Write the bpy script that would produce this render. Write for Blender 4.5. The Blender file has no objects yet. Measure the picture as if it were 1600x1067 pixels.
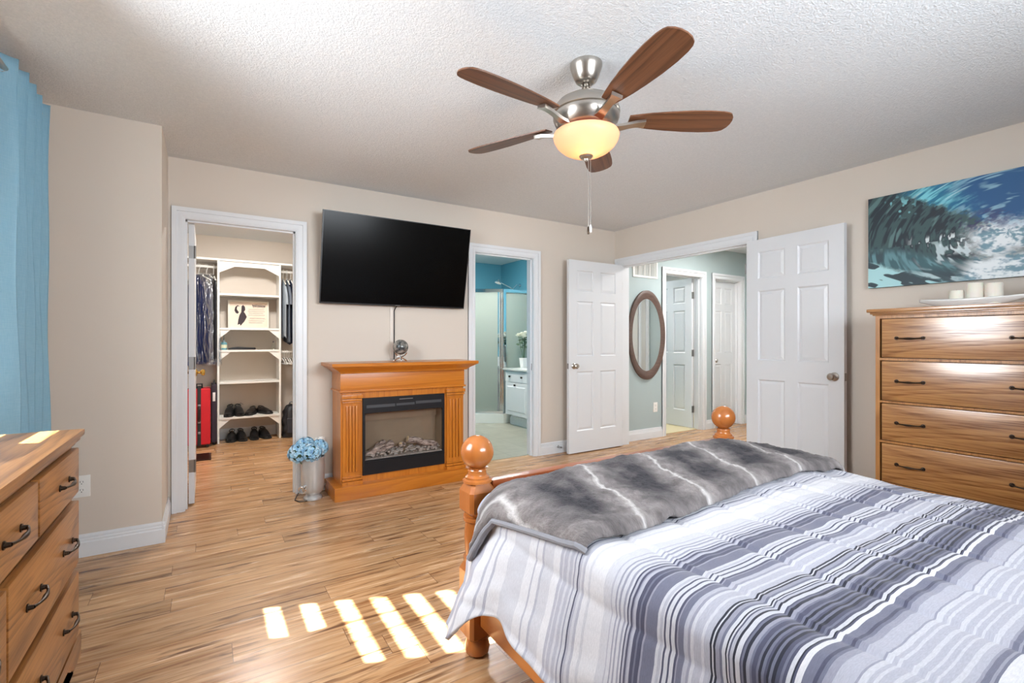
import bpy, bmesh, math, random
import numpy as np
from mathutils import Vector, Matrix
rnd = random.Random(7)
C = bpy.context.scene.collection
S = bpy.context.scene
PI = math.pi

# ------------------------------------------------------------------ camera, sky, sun, lamps
cam_d = bpy.data.cameras.new('camera')
cam_d.sensor_width = 36
cam_d.lens = 36 * 749.87 / 1600
cam = bpy.data.objects.new('camera', cam_d)
cam.location = (0, 0, 1.1763)
cam.rotation_euler = (PI / 2, 0, -0.568)
cam_d.clip_start = 0.02
C.objects.link(cam)
S.camera = cam
S.view_settings.view_transform = 'Standard'
S.view_settings.look = 'None'
S.view_settings.gamma = 1
S.view_settings.use_curve_mapping = False
S.view_settings.exposure = 0.38
W = bpy.data.worlds.new('sky')
S.world = W
W.use_nodes = True
W.node_tree.nodes['Background'].inputs[0].default_value = (0.75, 0.87, 1, 1)
W.node_tree.nodes['Background'].inputs[1].default_value = 1.6
SUN_DIR = Vector((1, -0.40, -0.969))            # through the left window, down across the floor


def sun(strength):
    d = bpy.data.lights.new('sun', 'SUN')
    d.energy = strength
    d.angle = 0.012
    d.color = (1, 0.97, 0.93)
    o = bpy.data.objects.new('sun', d)
    o.rotation_euler = SUN_DIR.to_track_quat('-Z', 'Y').to_euler()
    o.location = (-5, 4, 5)
    C.objects.link(o)


def area(name, loc, direction, sx, sy, watts, col=(1, 1, 1), spread=PI):
    d = bpy.data.lights.new(name, 'AREA')
    d.shape = 'RECTANGLE'
    d.size = sx
    d.size_y = sy
    d.energy = watts
    d.color = col
    d.spread = spread
    o = bpy.data.objects.new(name, d)
    o.location = loc
    o.rotation_euler = Vector(direction).to_track_quat('-Z', 'Z').to_euler()
    C.objects.link(o)
    return o


sun(100)
area('window_daylight', (-0.735, 1.79, 1.48), (1, 0, -0.32), 1.74, 1.00, 52, (0.90, 0.95, 1), 2.45)
area('rear_fill_lamp', (1.55, -0.86, 1.72), (0, 1, 0.03), 1.7, 0.7, 40, (0.88, 0.94, 1), 2.1)  # added frontal fill at a made-up window behind the camera
area('closet_added_lamp', (0.45, 5.3, 2.42), (0, 0.15, -1), 0.35, 0.35, 36, (1, 0.96, 0.92))  # added lamp without a visible fitting, brightens the closet
area('bathroom_added_lamp', (3.0, 5.2, 2.42), (0.1, 0.1, -1), 0.5, 0.5, 50, (1, 0.97, 0.93))  # unseen source added to light the bathroom
area('hall_added_lamp', (5.2, 3.1, 2.42), (0, 0, -1), 0.5, 0.5, 30, (1, 0.97, 0.95))  # overhead light added to brighten the hall
area('far_room_added_lamp', (5.0, 5.4, 2.42), (0, 0, -1), 0.5, 0.5, 26, (1, 0.96, 0.92))  # added light for the room past the hall, out of view


# ------------------------------------------------------------------ node helpers
def srgb(r, g, b):
    f = lambda c: (c / 12.92 if c <= 0.04045 else ((c + 0.055) / 1.055) ** 2.4)
    return (f(r / 255), f(g / 255), f(b / 255), 1)


def c4(c):
    return tuple(c) if len(c) == 4 else tuple(c) + (1,)


class G:
    def __init__(s, name, color=(0.8, 0.8, 0.8), rough=0.5, metal=0.0, **kw):
        s.m = bpy.data.materials.new(name)
        s.m.use_nodes = True
        s.nt = s.m.node_tree
        s.b = s.nt.nodes['Principled BSDF']
        s.b.inputs['Base Color'].default_value = c4(color)
        s.b.inputs['Roughness'].default_value = rough
        s.b.inputs['Metallic'].default_value = metal
        for k, v in kw.items():
            s.b.inputs[k.replace('_', ' ')].default_value = v

    def n(s, t, **kw):
        nd = s.nt.nodes.new(t)
        for k, v in kw.items():
            setattr(nd, k, v)
        return nd

    def set(s, sock, v):
        if v is None:
            return
        if isinstance(v, bpy.types.NodeSocket):
            s.nt.links.new(v, sock)
        else:
            sock.default_value = v

    def base(s, v):
        s.set(s.b.inputs['Base Color'], v)
        return s

    def inp(s, k, v):
        s.set(s.b.inputs[k], v)
        return s

    def coord(s, k='Object'):
        return s.n('ShaderNodeTexCoord').outputs[k]

    def map(s, v, scale=(1, 1, 1), loc=(0, 0, 0), rot=(0, 0, 0)):
        nd = s.n('ShaderNodeMapping')
        s.set(nd.inputs['Vector'], v)
        nd.inputs['Scale'].default_value = scale
        nd.inputs['Location'].default_value = loc
        nd.inputs['Rotation'].default_value = rot
        return nd.outputs[0]

    def noise(s, v, scale=5, detail=3, rough=0.5, dist=0):
        nd = s.n('ShaderNodeTexNoise')
        s.set(nd.inputs['Vector'], v)
        s.set(nd.inputs['Scale'], scale)
        nd.inputs['Detail'].default_value = detail
        nd.inputs['Roughness'].default_value = rough
        nd.inputs['Distortion'].default_value = dist
        return nd.outputs['Fac']

    def white(s, v):
        nd = s.n('ShaderNodeTexWhiteNoise', noise_dimensions='3D')
        s.set(nd.inputs['Vector'], v)
        return nd.outputs['Value']

    def voro(s, v, scale):
        nd = s.n('ShaderNodeTexVoronoi')
        s.set(nd.inputs['Vector'], v)
        nd.inputs['Scale'].default_value = scale
        return nd.outputs['Distance']

    def ramp(s, f, stops, interp='LINEAR'):
        nd = s.n('ShaderNodeValToRGB')
        s.set(nd.inputs[0], f)
        cr = nd.color_ramp
        cr.interpolation = interp
        while len(cr.elements) < len(stops):
            cr.elements.new(0.5)
        for i, (p, c) in enumerate(stops):
            cr.elements[i].position = p
        for i, (p, c) in enumerate(stops):
            cr.elements[i].color = c4(c) if not isinstance(c, (int, float)) else (c, c, c, 1)
        return nd.outputs['Color']

    def mix(s, f, a, b, mode='MIX'):
        nd = s.n('ShaderNodeMix', data_type='RGBA', blend_type=mode)
        s.set(nd.inputs['Factor'], f)
        for i, v in ((6, a), (7, b)):
            s.set(nd.inputs[i], c4(v) if isinstance(v, tuple) else v)
        return nd.outputs[2]

    def math(s, op, a, b=None, c=None, clamp=False):
        nd = s.n('ShaderNodeMath', operation=op, use_clamp=clamp)
        for i, v in enumerate((a, b, c)):
            if v is not None:
                s.set(nd.inputs[i], v)
        return nd.outputs[0]

    def sep(s, v):
        nd = s.n('ShaderNodeSeparateXYZ')
        s.set(nd.inputs[0], v)
        return nd.outputs

    def comb(s, x, y, z):
        nd = s.n('ShaderNodeCombineXYZ')
        for i, v in enumerate((x, y, z)):
            s.set(nd.inputs[i], v)
        return nd.outputs[0]

    def bump(s, h, strength=0.3, dist=0.01):
        nd = s.n('ShaderNodeBump')
        nd.inputs['Strength'].default_value = strength
        nd.inputs['Distance'].default_value = dist
        s.set(nd.inputs['Height'], h)
        s.nt.links.new(nd.outputs[0], s.b.inputs['Normal'])
        return s


def flat(name, col, rough=0.5, metal=0.0, var=0.06, vs=6, bump=0.0, bs=60, **kw):
    """a plain coloured surface with a little procedural unevenness"""
    g = G(name, col, rough, metal, **kw)
    v = g.coord()
    if var:
        f = g.noise(v, vs, 3)
        a = tuple(min(1, c * (1 + var)) for c in col[:3])
        b = tuple(c * (1 - var) for c in col[:3])
        g.base(g.mix(f, b, a))
    if bump:
        g.bump(g.noise(v, bs, 2), bump, 0.003)
    return g.m


def wood(name, light, dark, along='x', stretch=9.0, freq=16, rough=0.35, pore=0.35, scale=1.0, coat=0.0, contrast=1.0):
    """flat sawn timber: nested loops from the level lines of a stretched noise, plus fine pores"""
    g = G(name, light, rough)
    v = g.coord()
    inv = 1.0 / stretch
    sc = {'x': (inv, 1, 1), 'y': (1, inv, 1), 'z': (1, 1, inv)}[along]
    vs = g.map(v, tuple(scale * k for k in sc))
    n1 = g.noise(vs, 2.6, 2, 0.45, 0.4)
    rings = g.math('FRACT', g.math('MULTIPLY', n1, freq))
    ring = g.ramp(rings, [(0, 0.0), (0.55, 0.35), (0.86, 1.0), (1, 0.0)])
    ps = {'x': (0.03, 1, 1), 'y': (1, 0.03, 1), 'z': (1, 1, 0.03)}[along]
    pores = g.noise(g.map(v, ps), 170, 3, 0.6)
    pr = g.ramp(pores, [(0.42, 0.0), (0.66, 1.0)])
    f = g.math('ADD', g.math('MULTIPLY', ring, 0.75 * contrast), g.math('MULTIPLY', pr, pore), clamp=True)
    tone = g.noise(vs, 1.1, 1)
    mid = tuple(0.5 * (a + b) for a, b in zip(light[:3], dark[:3]))
    base = g.mix(g.ramp(tone, [(0.35, 0.0), (0.75, 0.5)]), light, mid)
    g.base(g.mix(f, base, dark))
    g.inp('Coat Weight', g.math('MULTIPLY', g.math('SUBTRACT', 1.0, g.math('MULTIPLY', f, 0.7)), coat) if coat > 0.9 else coat)
    g.inp('Coat Roughness', 0.22)
    g.inp('Coat IOR', 1.5 if coat < 0.9 else 1.95)
    g.bump(f, 0.08, 0.001)
    return g.m


# ------------------------------------------------------------------ mesh helpers
class MB:
    def __init__(s):
        s.bm = bmesh.new()

    def box(s, x0, x1, y0, y1, z0, z1, bev=0.0, seg=2):
        r = bmesh.ops.create_cube(s.bm, size=1)
        vs = r['verts']
        for v in vs:
            v.co = Vector((x0 + (v.co.x + .5) * (x1 - x0), y0 + (v.co.y + .5) * (y1 - y0), z0 + (v.co.z + .5) * (z1 - z0)))
        if bev:
            es = list({e for v in vs for e in v.link_edges})
            bmesh.ops.bevel(s.bm, geom=es, offset=bev, segments=seg, profile=0.7, affect='EDGES')
        return s

    def hexa(s, b, t):
        """8 corners: bottom quad b (ccw from above), top quad t"""
        vb = [s.bm.verts.new(p) for p in b]
        vt = [s.bm.verts.new(p) for p in t]
        n = len(b)
        s.bm.faces.new(vb[::-1])
        s.bm.faces.new(vt)
        for i in range(n):
            s.bm.faces.new((vb[i], vb[(i + 1) % n], vt[(i + 1) % n], vt[i]))
        return s

    def prism(s, pts, axis, a0, a1):
        def P(p, a):
            return {'x': (a, p[0], p[1]), 'y': (p[0], a, p[1]), 'z': (p[0], p[1], a)}[axis]
        s.hexa([P(p, a0) for p in pts], [P(p, a1) for p in pts])
        return s

    def lathe(s, prof, c=(0, 0, 0), seg=32, M=None, sx=1.0, sy=1.0):
        rings = []
        for r, z in prof:
            ring = []
            if r < 1e-5:
                p = Vector((0, 0, z))
                p = (M @ p) if M else p
                ring = [s.bm.verts.new(p + Vector(c))]
            else:
                for i in range(seg):
                    a = 2 * PI * i / seg
                    p = Vector((r * sx * math.cos(a), r * sy * math.sin(a), z))
                    p = (M @ p) if M else p
                    ring.append(s.bm.verts.new(p + Vector(c)))
            rings.append(ring)
        for A, B in zip(rings, rings[1:]):
            for i in range(seg):
                j = (i + 1) % seg
                if len(A) == 1 and len(B) == 1:
                    continue
                if len(A) == 1:
                    s.bm.faces.new((A[0], B[j], B[i]))
                elif len(B) == 1:
                    s.bm.faces.new((A[i], A[j], B[0]))
                else:
                    s.bm.faces.new((A[i], A[j], B[j], B[i]))
        for R, fl in ((rings[0], 1), (rings[-1], 0)):
            if len(R) > 2:
                s.bm.faces.new(R[::-1] if fl else R)
        return s

    def tube(s, pts, r, seg=8, cap=True, closed=False):
        pts = [Vector(p) for p in pts]
        n = len(pts)
        rs = r if isinstance(r, (list, tuple)) else [r] * n
        rings = []
        up = None
        for i, p in enumerate(pts):
            if closed:
                t = (pts[(i + 1) % n] - pts[i - 1])
            else:
                t = pts[min(i + 1, n - 1)] - pts[max(i - 1, 0)]
            t.normalize()
            if up is None:
                up = Vector((0, 0, 1)) if abs(t.z) < 0.9 else Vector((1, 0, 0))
            a = t.cross(up)
            if a.length < 1e-4:
                a = t.orthogonal()
            a.normalize()
            b = a.cross(t).normalized()
            up = b
            rings.append([s.bm.verts.new(p + (a * math.cos(2 * PI * k / seg) + b * math.sin(2 * PI * k / seg)) * rs[i]) for k in range(seg)])
        prs = list(zip(rings, rings[1:]))
        if closed:
            prs.append((rings[-1], rings[0]))
        for A, B in prs:
            for k in range(seg):
                s.bm.faces.new((A[k], A[(k + 1) % seg], B[(k + 1) % seg], B[k]))
        if cap and not closed:
            s.bm.faces.new(rings[0][::-1])
            s.bm.faces.new(rings[-1])
        return s

    def ball(s, c, r, sx=1, sy=1, sz=1, seg=24, rings=14):
        prof = [(r * math.sin(PI * i / rings), -r * math.cos(PI * i / rings) * sz) for i in range(rings + 1)]
        prof[0] = (0, prof[0][1])
        prof[-1] = (0, prof[-1][1])
        return s.lathe(prof, c, seg, None, sx, sy)

    def grid(s, fn, nu, nv, uvfn=None, wrap=False):
        V = [[s.bm.verts.new(fn(i / nu, j / nv)) for j in range(nv + 1)] for i in range(nu if wrap else nu + 1)]
        uvl = s.bm.loops.layers.uv.verify() if uvfn else None
        for i in range(nu):
            for j in range(nv):
                i2 = (i + 1) % nu if wrap else i + 1
                f = s.bm.faces.new((V[i][j], V[i2][j], V[i2][j + 1], V[i][j + 1]))
                if uvl:
                    for lp, (a, b) in zip(f.loops, ((i, j), (i + 1, j), (i + 1, j + 1), (i, j + 1))):
                        lp[uvl].uv = uvfn(a / nu, b / nv)
        return V

    def xf(s, M):
        bmesh.ops.transform(s.bm, matrix=M, verts=s.bm.verts)
        return s

    def build(s, name, m, parent=None, origin=None, smooth=True, angle=35, fix=True):
        me = bpy.data.meshes.new(name)
        o0 = Vector(origin) if origin is not None else Vector((0, 0, 0))
        if parent is not None and origin is None:
            o0 = Vector(parent.get('o0', (0, 0, 0)))
        if fix:
            bmesh.ops.recalc_face_normals(s.bm, faces=s.bm.faces)
        bmesh.ops.translate(s.bm, verts=s.bm.verts, vec=-o0)
        s.bm.to_mesh(me)
        s.bm.free()
        if smooth:
            me.polygons.foreach_set('use_smooth', [True] * len(me.polygons))
            me.set_sharp_from_angle(angle=math.radians(angle))
        me.materials.append(m)
        o = bpy.data.objects.new(name, me)
        C.objects.link(o)
        if parent is not None:
            o.parent = parent
            if origin is not None:
                o.location = o0 - Vector(parent.get('o0', (0, 0, 0)))
        else:
            o.location = o0
        o['o0'] = tuple(o0)
        return o


def tag(o, label, cat, group=None, kind=None):
    o['label'] = label
    o['category'] = cat
    if group:
        o['group'] = group
    if kind:
        o['kind'] = kind
    return o


def thing(name, label, cat, loc, group=None):
    o = bpy.data.objects.new(name, None)
    o.empty_display_size = 0.1
    o.location = loc
    o['o0'] = tuple(loc)
    C.objects.link(o)
    return tag(o, label, cat, group)


def copy_tree(o, parent=None):
    c = o.copy()
    C.objects.link(c)
    if parent is not None:
        c.parent = parent
    for ch in list(o.children):
        copy_tree(ch, c)
    return c


def struct(o):
    o['kind'] = 'structure'
    return o


def place(root, loc, rz=0.0):
    root.location = loc
    root.rotation_euler = (0, 0, rz)
    return root


# ------------------------------------------------------------------ materials
def wall_mat(name, col, rough=0.6):
    g = G(name, col, rough)
    v = g.coord()
    g.base(g.mix(g.noise(v, 1.3, 2), tuple(c * 0.97 for c in col[:3]), tuple(min(1, c * 1.03) for c in col[:3])))
    g.bump(g.noise(v, 160, 2), 0.06, 0.002)
    return g.m


M = {}
M['beige'] = wall_mat('beige_paint', srgb(214, 204, 192))
M['teal'] = wall_mat('sage_teal_paint', srgb(174, 190, 191))
M['bluewall'] = wall_mat('bathroom_blue_paint', srgb(82, 150, 172))
M['greywall'] = wall_mat('pale_grey_paint', srgb(214, 212, 208))
M['white'] = flat('white_trim_paint', srgb(226, 229, 232)[:3], 0.35, var=0.01)
M['doorwhite'] = flat('white_door_paint', srgb(222, 225, 228)[:3], 0.38, var=0.01, bump=0.03, bs=90)

g = G('stippled_ceiling', srgb(228, 231, 233), 0.85)
v = g.coord()
X, Y, Z = g.sep(v)
msk = g.math('MULTIPLY', g.math('LESS_THAN', X, 3.87), g.math('LESS_THAN', Y, 3.95))
h = g.math('ADD', g.noise(v, 120, 3, 0.65), g.math('MULTIPLY', g.noise(v, 55, 2), 0.5))
hh = g.math('MULTIPLY', h, msk)
g.bump(hh, 0.6, 0.008)
g.base(g.mix(g.math('MULTIPLY', g.ramp(h, [(0.6, 0.0), (1.0, 1.0)]), msk), srgb(222, 226, 229), srgb(234, 237, 239)))
M['ceiling'] = g.m

# laminate: planks along x, each with its own tone and grain
g = G('oak_laminate', srgb(200, 160, 120), 0.3)
v = g.coord()
X, Y, Z = g.sep(v)
PW, PL = 0.131, 1.28
row = g.math('FLOOR', g.math('DIVIDE', g.math('ADD', Y, 10.02), PW))
off = g.math('MULTIPLY', g.white(g.comb(row, 3.1, 0.7)), PL)
xx = g.math('DIVIDE', g.math('ADD', g.math('ADD', X, 20), off), PL)
col = g.math('FLOOR', xx)
pid = g.white(g.comb(row, col, 2.3))
pid2 = g.math('MULTIPLY', pid, 37.0)
gv = g.comb(g.math('MULTIPLY', X, 1.0), g.math('MULTIPLY', Y, 15.0), pid2)
grain = g.noise(gv, 2.2, 5, 0.62, 0.35)
fine = g.noise(g.comb(g.math('MULTIPLY', X, 2.0), g.math('MULTIPLY', Y, 60.0), pid2), 3.0, 3, 0.6)
knot = g.noise(g.comb(g.math('MULTIPLY', X, 1.5), g.math('MULTIPLY', Y, 19.0), g.math('ADD', pid2, 11.0)), 1.7, 4, 0.62, 0.6)
base = g.ramp(grain, [(0.30, srgb(146, 100, 62)), (0.45, srgb(192, 148, 104)), (0.6, srgb(208, 168, 126)), (0.75, srgb(222, 188, 148))])
base = g.mix(g.ramp(knot, [(0.54, 0.0), (0.66, 0.95)]), base, srgb(98, 62, 38))
base = g.mix(g.ramp(fine, [(0.5, 0.0), (0.75, 0.5)]), base, srgb(120, 80, 52))
tone = g.ramp(pid, [(0.0, (0.86, 0.85, 0.84)), (1.0, (1.08, 1.06, 1.04))])
base = g.mix(1.0, base, tone, 'MULTIPLY')
fy = g.math('FRACT', g.math('DIVIDE', g.math('ADD', Y, 10.02), PW))
fx = g.math('FRACT', xx)
gap = g.math('MAXIMUM', g.math('LESS_THAN', fy, 0.014), g.math('LESS_THAN', fx, 0.0016))
base = g.mix(g.math('MULTIPLY', gap, 0.85), base, srgb(84, 52, 34))
g.base(base)
g.inp('Roughness', g.math('ADD', g.math('MULTIPLY', grain, 0.12), 0.2))
g.bump(g.math('SUBTRACT', g.math('MULTIPLY', fine, 0.25), g.math('MULTIPLY', gap, 1.0)), 0.12, 0.002)
M['laminate'] = g.m

g = G('bathroom_tile', srgb(150, 146, 128), 0.28)
v = g.coord()
br = g.n('ShaderNodeTexBrick', offset=0.0)
g.set(br.inputs['Vector'], v)
br.inputs['Scale'].default_value = 1
br.inputs['Brick Width'].default_value = 0.33
br.inputs['Row Height'].default_value = 0.33
br.inputs['Mortar Size'].default_value = 0.004
br.inputs['Color1'].default_value = srgb(176, 174, 158)
br.inputs['Color2'].default_value = srgb(160, 158, 142)
br.inputs['Mortar'].default_value = srgb(140, 138, 124)
g.base(g.mix(g.ramp(g.noise(v, 7, 3), [(0.4, 0.0), (0.7, 0.4)]), br.outputs['Color'], srgb(138, 138, 122)))
M['tile'] = g.m

M['honey_x'] = wood('honey_oak_lengthwise', srgb(204, 126, 38), srgb(160, 84, 14), 'x', 9, 15, 0.33, 0.3, coat=0.25, contrast=0.6)
M['honey_z'] = wood('honey_oak_upright', srgb(204, 126, 38), srgb(160, 84, 14), 'z', 9, 15, 0.33, 0.3, coat=0.25, contrast=0.6)
M['oak_y'] = wood('golden_oak_lengthwise', srgb(196, 140, 80), srgb(118, 72, 36), 'y', 7, 15, 0.26, 0.55, coat=1.0, contrast=0.75)
M['oak_z'] = wood('golden_oak_upright', srgb(192, 136, 78), srgb(130, 80, 40), 'z', 8, 15, 0.3, 0.4, coat=0.25, contrast=0.7)
M['dress_y'] = wood('dresser_oak_lengthwise', srgb(186, 130, 72), srgb(104, 62, 28), 'y', 5, 18, 0.3, 0.45, coat=0.3, contrast=0.9)
M['pine_x'] = wood('red_pine_lengthwise', srgb(178, 98, 44), srgb(132, 56, 22), 'x', 10, 10, 0.28, 0.1, coat=0.4, contrast=0.7)
M['pine_y'] = wood('red_pine_side', srgb(214, 136, 66), srgb(180, 100, 42), 'y', 10, 10, 0.28, 0.1, coat=0.3, contrast=0.7)
M['pine_z'] = wood('pine_post', srgb(184, 112, 54), srgb(142, 74, 30), 'z', 7, 9, 0.22, 0.08, coat=0.5, contrast=0.6)
M['walnut'] = wood('fan_blade_walnut', srgb(124, 80, 52), srgb(72, 43, 27), 'x', 12, 16, 0.4, 0.4, contrast=0.8)
M['nickel'] = flat('brushed_nickel', srgb(186, 180, 172)[:3], 0.28, 1.0, var=0.03, vs=30)
M['chrome'] = flat('chrome', (0.85, 0.86, 0.88), 0.08, 1.0, var=0.0)
M['bronze'] = flat('dark_bronze', srgb(62, 50, 40)[:3], 0.35, 0.85, var=0.3, vs=40)
M['brass'] = flat('brass', srgb(206, 164, 84)[:3], 0.2, 1.0, var=0.03)
M['steel'] = flat('hinge_steel', srgb(150, 148, 146)[:3], 0.35, 1.0, var=0.05)
M['black'] = flat('black_plastic', (0.012, 0.012, 0.013), 0.35, var=0.1)
M['matblack'] = flat('matt_black_metal', (0.007, 0.007, 0.009), 0.45, var=0.15, vs=20, Specular_IOR_Level=0.3)
M['screen'] = flat('screen_glass', (0.002, 0.002, 0.002), 0.2, var=0.0, Specular_IOR_Level=0.12)
M['plastic'] = flat('white_plastic', srgb(236, 236, 232)[:3], 0.35, var=0.01)
M['shelfwhite'] = flat('white_melamine', srgb(240, 239, 234)[:3], 0.4, var=0.01)
M['ceramic'] = flat('white_ceramic', srgb(240, 240, 238)[:3], 0.12, var=0.01)
M['wax'] = flat('ivory_wax', srgb(240, 234, 222)[:3], 0.5, var=0.02, Subsurface_Weight=0.2)
M['leather'] = flat('black_leather', (0.012, 0.012, 0.013), 0.3, var=0.2, vs=30, bump=0.15, bs=120)
M['rubber'] = flat('dark_rubber', (0.02, 0.02, 0.02), 0.7, var=0.1)
M['mirror'] = flat('mirror_glass', (0.9, 0.92, 0.92), 0.01, 1.0, var=0.0)


def glass(name, tint=(0.95, 0.98, 0.97), gloss=0.12, rough=0.02, frost=0.0):
    """thin pane: mostly lets light through, reflects more at a grazing angle"""
    m = bpy.data.materials.new(name)
    m.use_nodes = True
    nt = m.node_tree
    nt.nodes.clear()
    out = nt.nodes.new('ShaderNodeOutputMaterial')
    tr = nt.nodes.new('ShaderNodeBsdfTransparent')
    tr.inputs[0].default_value = c4(tint)
    gl = nt.nodes.new('ShaderNodeBsdfGlossy')
    gl.inputs['Roughness'].default_value = rough
    lw = nt.nodes.new('ShaderNodeLayerWeight')
    lw.inputs[0].default_value = 0.25
    ma = nt.nodes.new('ShaderNodeMath')
    ma.operation = 'MULTIPLY_ADD'
    ma.inputs[1].default_value = 0.6
    ma.inputs[2].default_value = gloss * 0.3
    nt.links.new(lw.outputs['Facing'], ma.inputs[0])
    mx = nt.nodes.new('ShaderNodeMixShader')
    nt.links.new(ma.outputs[0], mx.inputs[0])
    nt.links.new(tr.outputs[0], mx.inputs[1])
    nt.links.new(gl.outputs[0], mx.inputs[2])
    last = mx
    if frost:
        df = nt.nodes.new('ShaderNodeBsdfTranslucent')
        df.inputs[0].default_value = c4(tint)
        d2 = nt.nodes.new('ShaderNodeBsdfDiffuse')
        d2.inputs[0].default_value = c4(tint)
        nz = nt.nodes.new('ShaderNodeTexNoise')
        nz.inputs['Scale'].default_value = 70
        bp = nt.nodes.new('ShaderNodeBump')
        bp.inputs['Strength'].default_value = 0.5
        bp.inputs['Distance'].default_value = 0.004
        nt.links.new(nz.outputs['Fac'], bp.inputs['Height'])
        nt.links.new(bp.outputs[0], gl.inputs['Normal'])
        m1 = nt.nodes.new('ShaderNodeMixShader')
        m1.inputs[0].default_value = 0.5
        nt.links.new(df.outputs[0], m1.inputs[1])
        nt.links.new(d2.outputs[0], m1.inputs[2])
        m2 = nt.nodes.new('ShaderNodeMixShader')
        m2.inputs[0].default_value = frost
        nt.links.new(mx.outputs[0], m2.inputs[1])
        nt.links.new(m1.outputs[0], m2.inputs[2])
        last = m2
    nt.links.new(last.outputs[0], out.inputs[0])
    return m


M['glass'] = glass('clear_pane')
M['fireglass'] = glass('fireplace_pane', (0.96, 0.95, 0.94), 0.05)
M['frosted'] = glass('pebbled_shower_pane', srgb(216, 224, 216)[:3], 0.2, 0.12, 0.62)

# ------------------------------------------------------------------ room shell
D, R, J, XL = 4.0245, 3.97, 3.478, -0.217
WL, YR, H, T = -0.79, -0.90, 2.44, 0.12


def wall(name, m, axis, a, t, u0, u1, z0=0.0, z1=H, holes=()):
    """one wall slab: axis 'y' spans x from u0 to u1 at y in [a, a+t]; 'x' spans y. holes: (u0,u1,z0,z1)"""
    mb = MB()

    def bx(p0, p1, q0, q1):
        if p1 - p0 < 1e-4 or q1 - q0 < 1e-4:
            return
        if axis == 'y':
            mb.box(p0, p1, a, a + t, q0, q1)
        else:
            mb.box(a, a + t, p0, p1, q0, q1)
    cur = u0
    for (h0, h1, k0, k1) in sorted(holes):
        bx(cur, h0, z0, z1)
        bx(h0, h1, z0, k0)
        bx(h0, h1, k1, z1)
        cur = h1
    bx(cur, u1, z0, z1)
    return struct(mb.build(name, m, smooth=False))


struct(MB().box(WL - T, 6.75, YR - T, 7.0, -0.06, 0.0).build('floor', M['laminate'], smooth=False))
struct(MB().box(2.0, 4.2, D + 0.075, 6.95, 0.0, 0.004).build('floor_bathroom', M['tile'], smooth=False))
struct(MB().box(4.3, 6.7, D + 0.075, 6.95, 0.0, 0.004).build('floor_far_room', flat('cream_vinyl', srgb(214, 200, 160)[:3], 0.35, var=0.05), smooth=False))
struct(MB().box(WL - T, 6.75, YR - T, 7.0, H, H + 0.06).build('ceiling', M['ceiling'], smooth=False))
CL0, CL1 = -0.137, 0.603        # closet opening
BA0, BA1 = 2.137, 2.848         # bathroom opening
H10, H11 = 4.832, 5.581         # hall door openings
H20, H21 = 5.832, 6.455
DH = 2.045
wall('wall_back', M['beige'], 'y', D, T, -0.30, 4.03, holes=((CL0, CL1, 0, DH), (BA0, BA1, 0, DH)))
wall('wall_hall_back', M['teal'], 'y', D, T, 4.03, 6.70, holes=((H10, H11, 0, DH), (H20, H21, 0, DH)))
wall('wall_right', M['beige'], 'x', R, T, YR, D, holes=((2.392, 3.935, 0, DH),))
WIN = (0.90, 2.84, 0.94, 2.12)
wall('wall_left', M['beige'], 'x', WL - T, T, YR, J, holes=(WIN,))
struct(MB().box(WL - T, XL, J, D + T, 0, H).build('wall_left_return', M['beige'], smooth=False))
RW = (0.70, 2.40, 1.35, 2.10)  # opening for the added rear window
wall('wall_rear', M['beige'], 'y', YR - T, T, WL - T, R + T, holes=(RW,))
# hall
wall('wall_hall_front', M['greywall'], 'y', 2.2 - T, T, R + T, 6.70)
wall('wall_hall_end', M['teal'], 'x', 6.58, T, 2.2, D)
# closet
wall('wall_closet_left', M['beige'], 'x', -0.62, T, D + T, 6.80)
wall('wall_closet_back', M['beige'], 'y', 6.76, T, -0.62, 1.50)
wall('wall_closet_right', M['beige'], 'x', 1.38, T, D + T, 6.76)
# bathroom
wall('wall_bath_left', M['bluewall'], 'x', 1.90, T, D + T, 6.95)
wall('wall_bath_back', M['bluewall'], 'y', 6.79, T, 2.02, 4.12)
wall('wall_bath_right', M['bluewall'], 'x', 4.12, T, D + T, 6.91)
# room behind the hall
wall('wall_far_room_back', M['greywall'], 'y', 6.5, T, 4.24, 6.70)
wall('wall_far_room_right', M['greywall'], 'x', 6.58, T, D + T, 6.5)


def profile_strip(mb, axis, u0, u1, plane, out, z0=0.0, hgt=0.122):
    """moulded baseboard run; plane = wall face, out = +1/-1 direction into the room"""
    pr = [(0, 0), (0.016, 0), (0.016, 0.078), (0.012, 0.084), (0.012, 0.094), (0.008, 0.099), (0.008, 0.110), (0.004, hgt), (0, hgt)]
    pts = [(plane + out * a, z0 + b) for a, b in pr]
    mb.prism(pts, 'x' if axis == 'x' else 'y', u0, u1)


def baseboard(name, runs):
    mb = MB()
    for r in runs:
        profile_strip(mb, *r)
    return struct(mb.build(name, M['white'], smooth=False))


e = 0.001
baseboard('baseboard_return', [('x', WL + e, XL + 0.016, J - e, -1)])
baseboard('baseboard_return_side', [('y', J - 0.016, D - 0.02, XL + e, 1)])
baseboard('baseboard_back', [('x', 0.664, BA0 - 0.062, D - e, -1), ('x', BA1 + 0.062, R - 0.02, D - e, -1)])
baseboard('baseboard_right', [('y', YR + 0.02, 2.305, R - e, -1)])
baseboard('baseboard_left', [('y', YR + 0.02, J - 0.02, WL + e, 1)])
baseboard('baseboard_hall', [('x', 4.094, H10 - 0.062, D - e, -1), ('x', H11 + 0.062, H20 - 0.062, D - e, -1), ('x', 6.516, 6.575, D - e, -1)])
baseboard('baseboard_hall_front', [('x', 4.1, 6.30, 2.2 + e, 1)])
baseboard('baseboard_closet_back', [('x', 0.14, 0.75, 6.76 - e, -1)])


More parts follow.
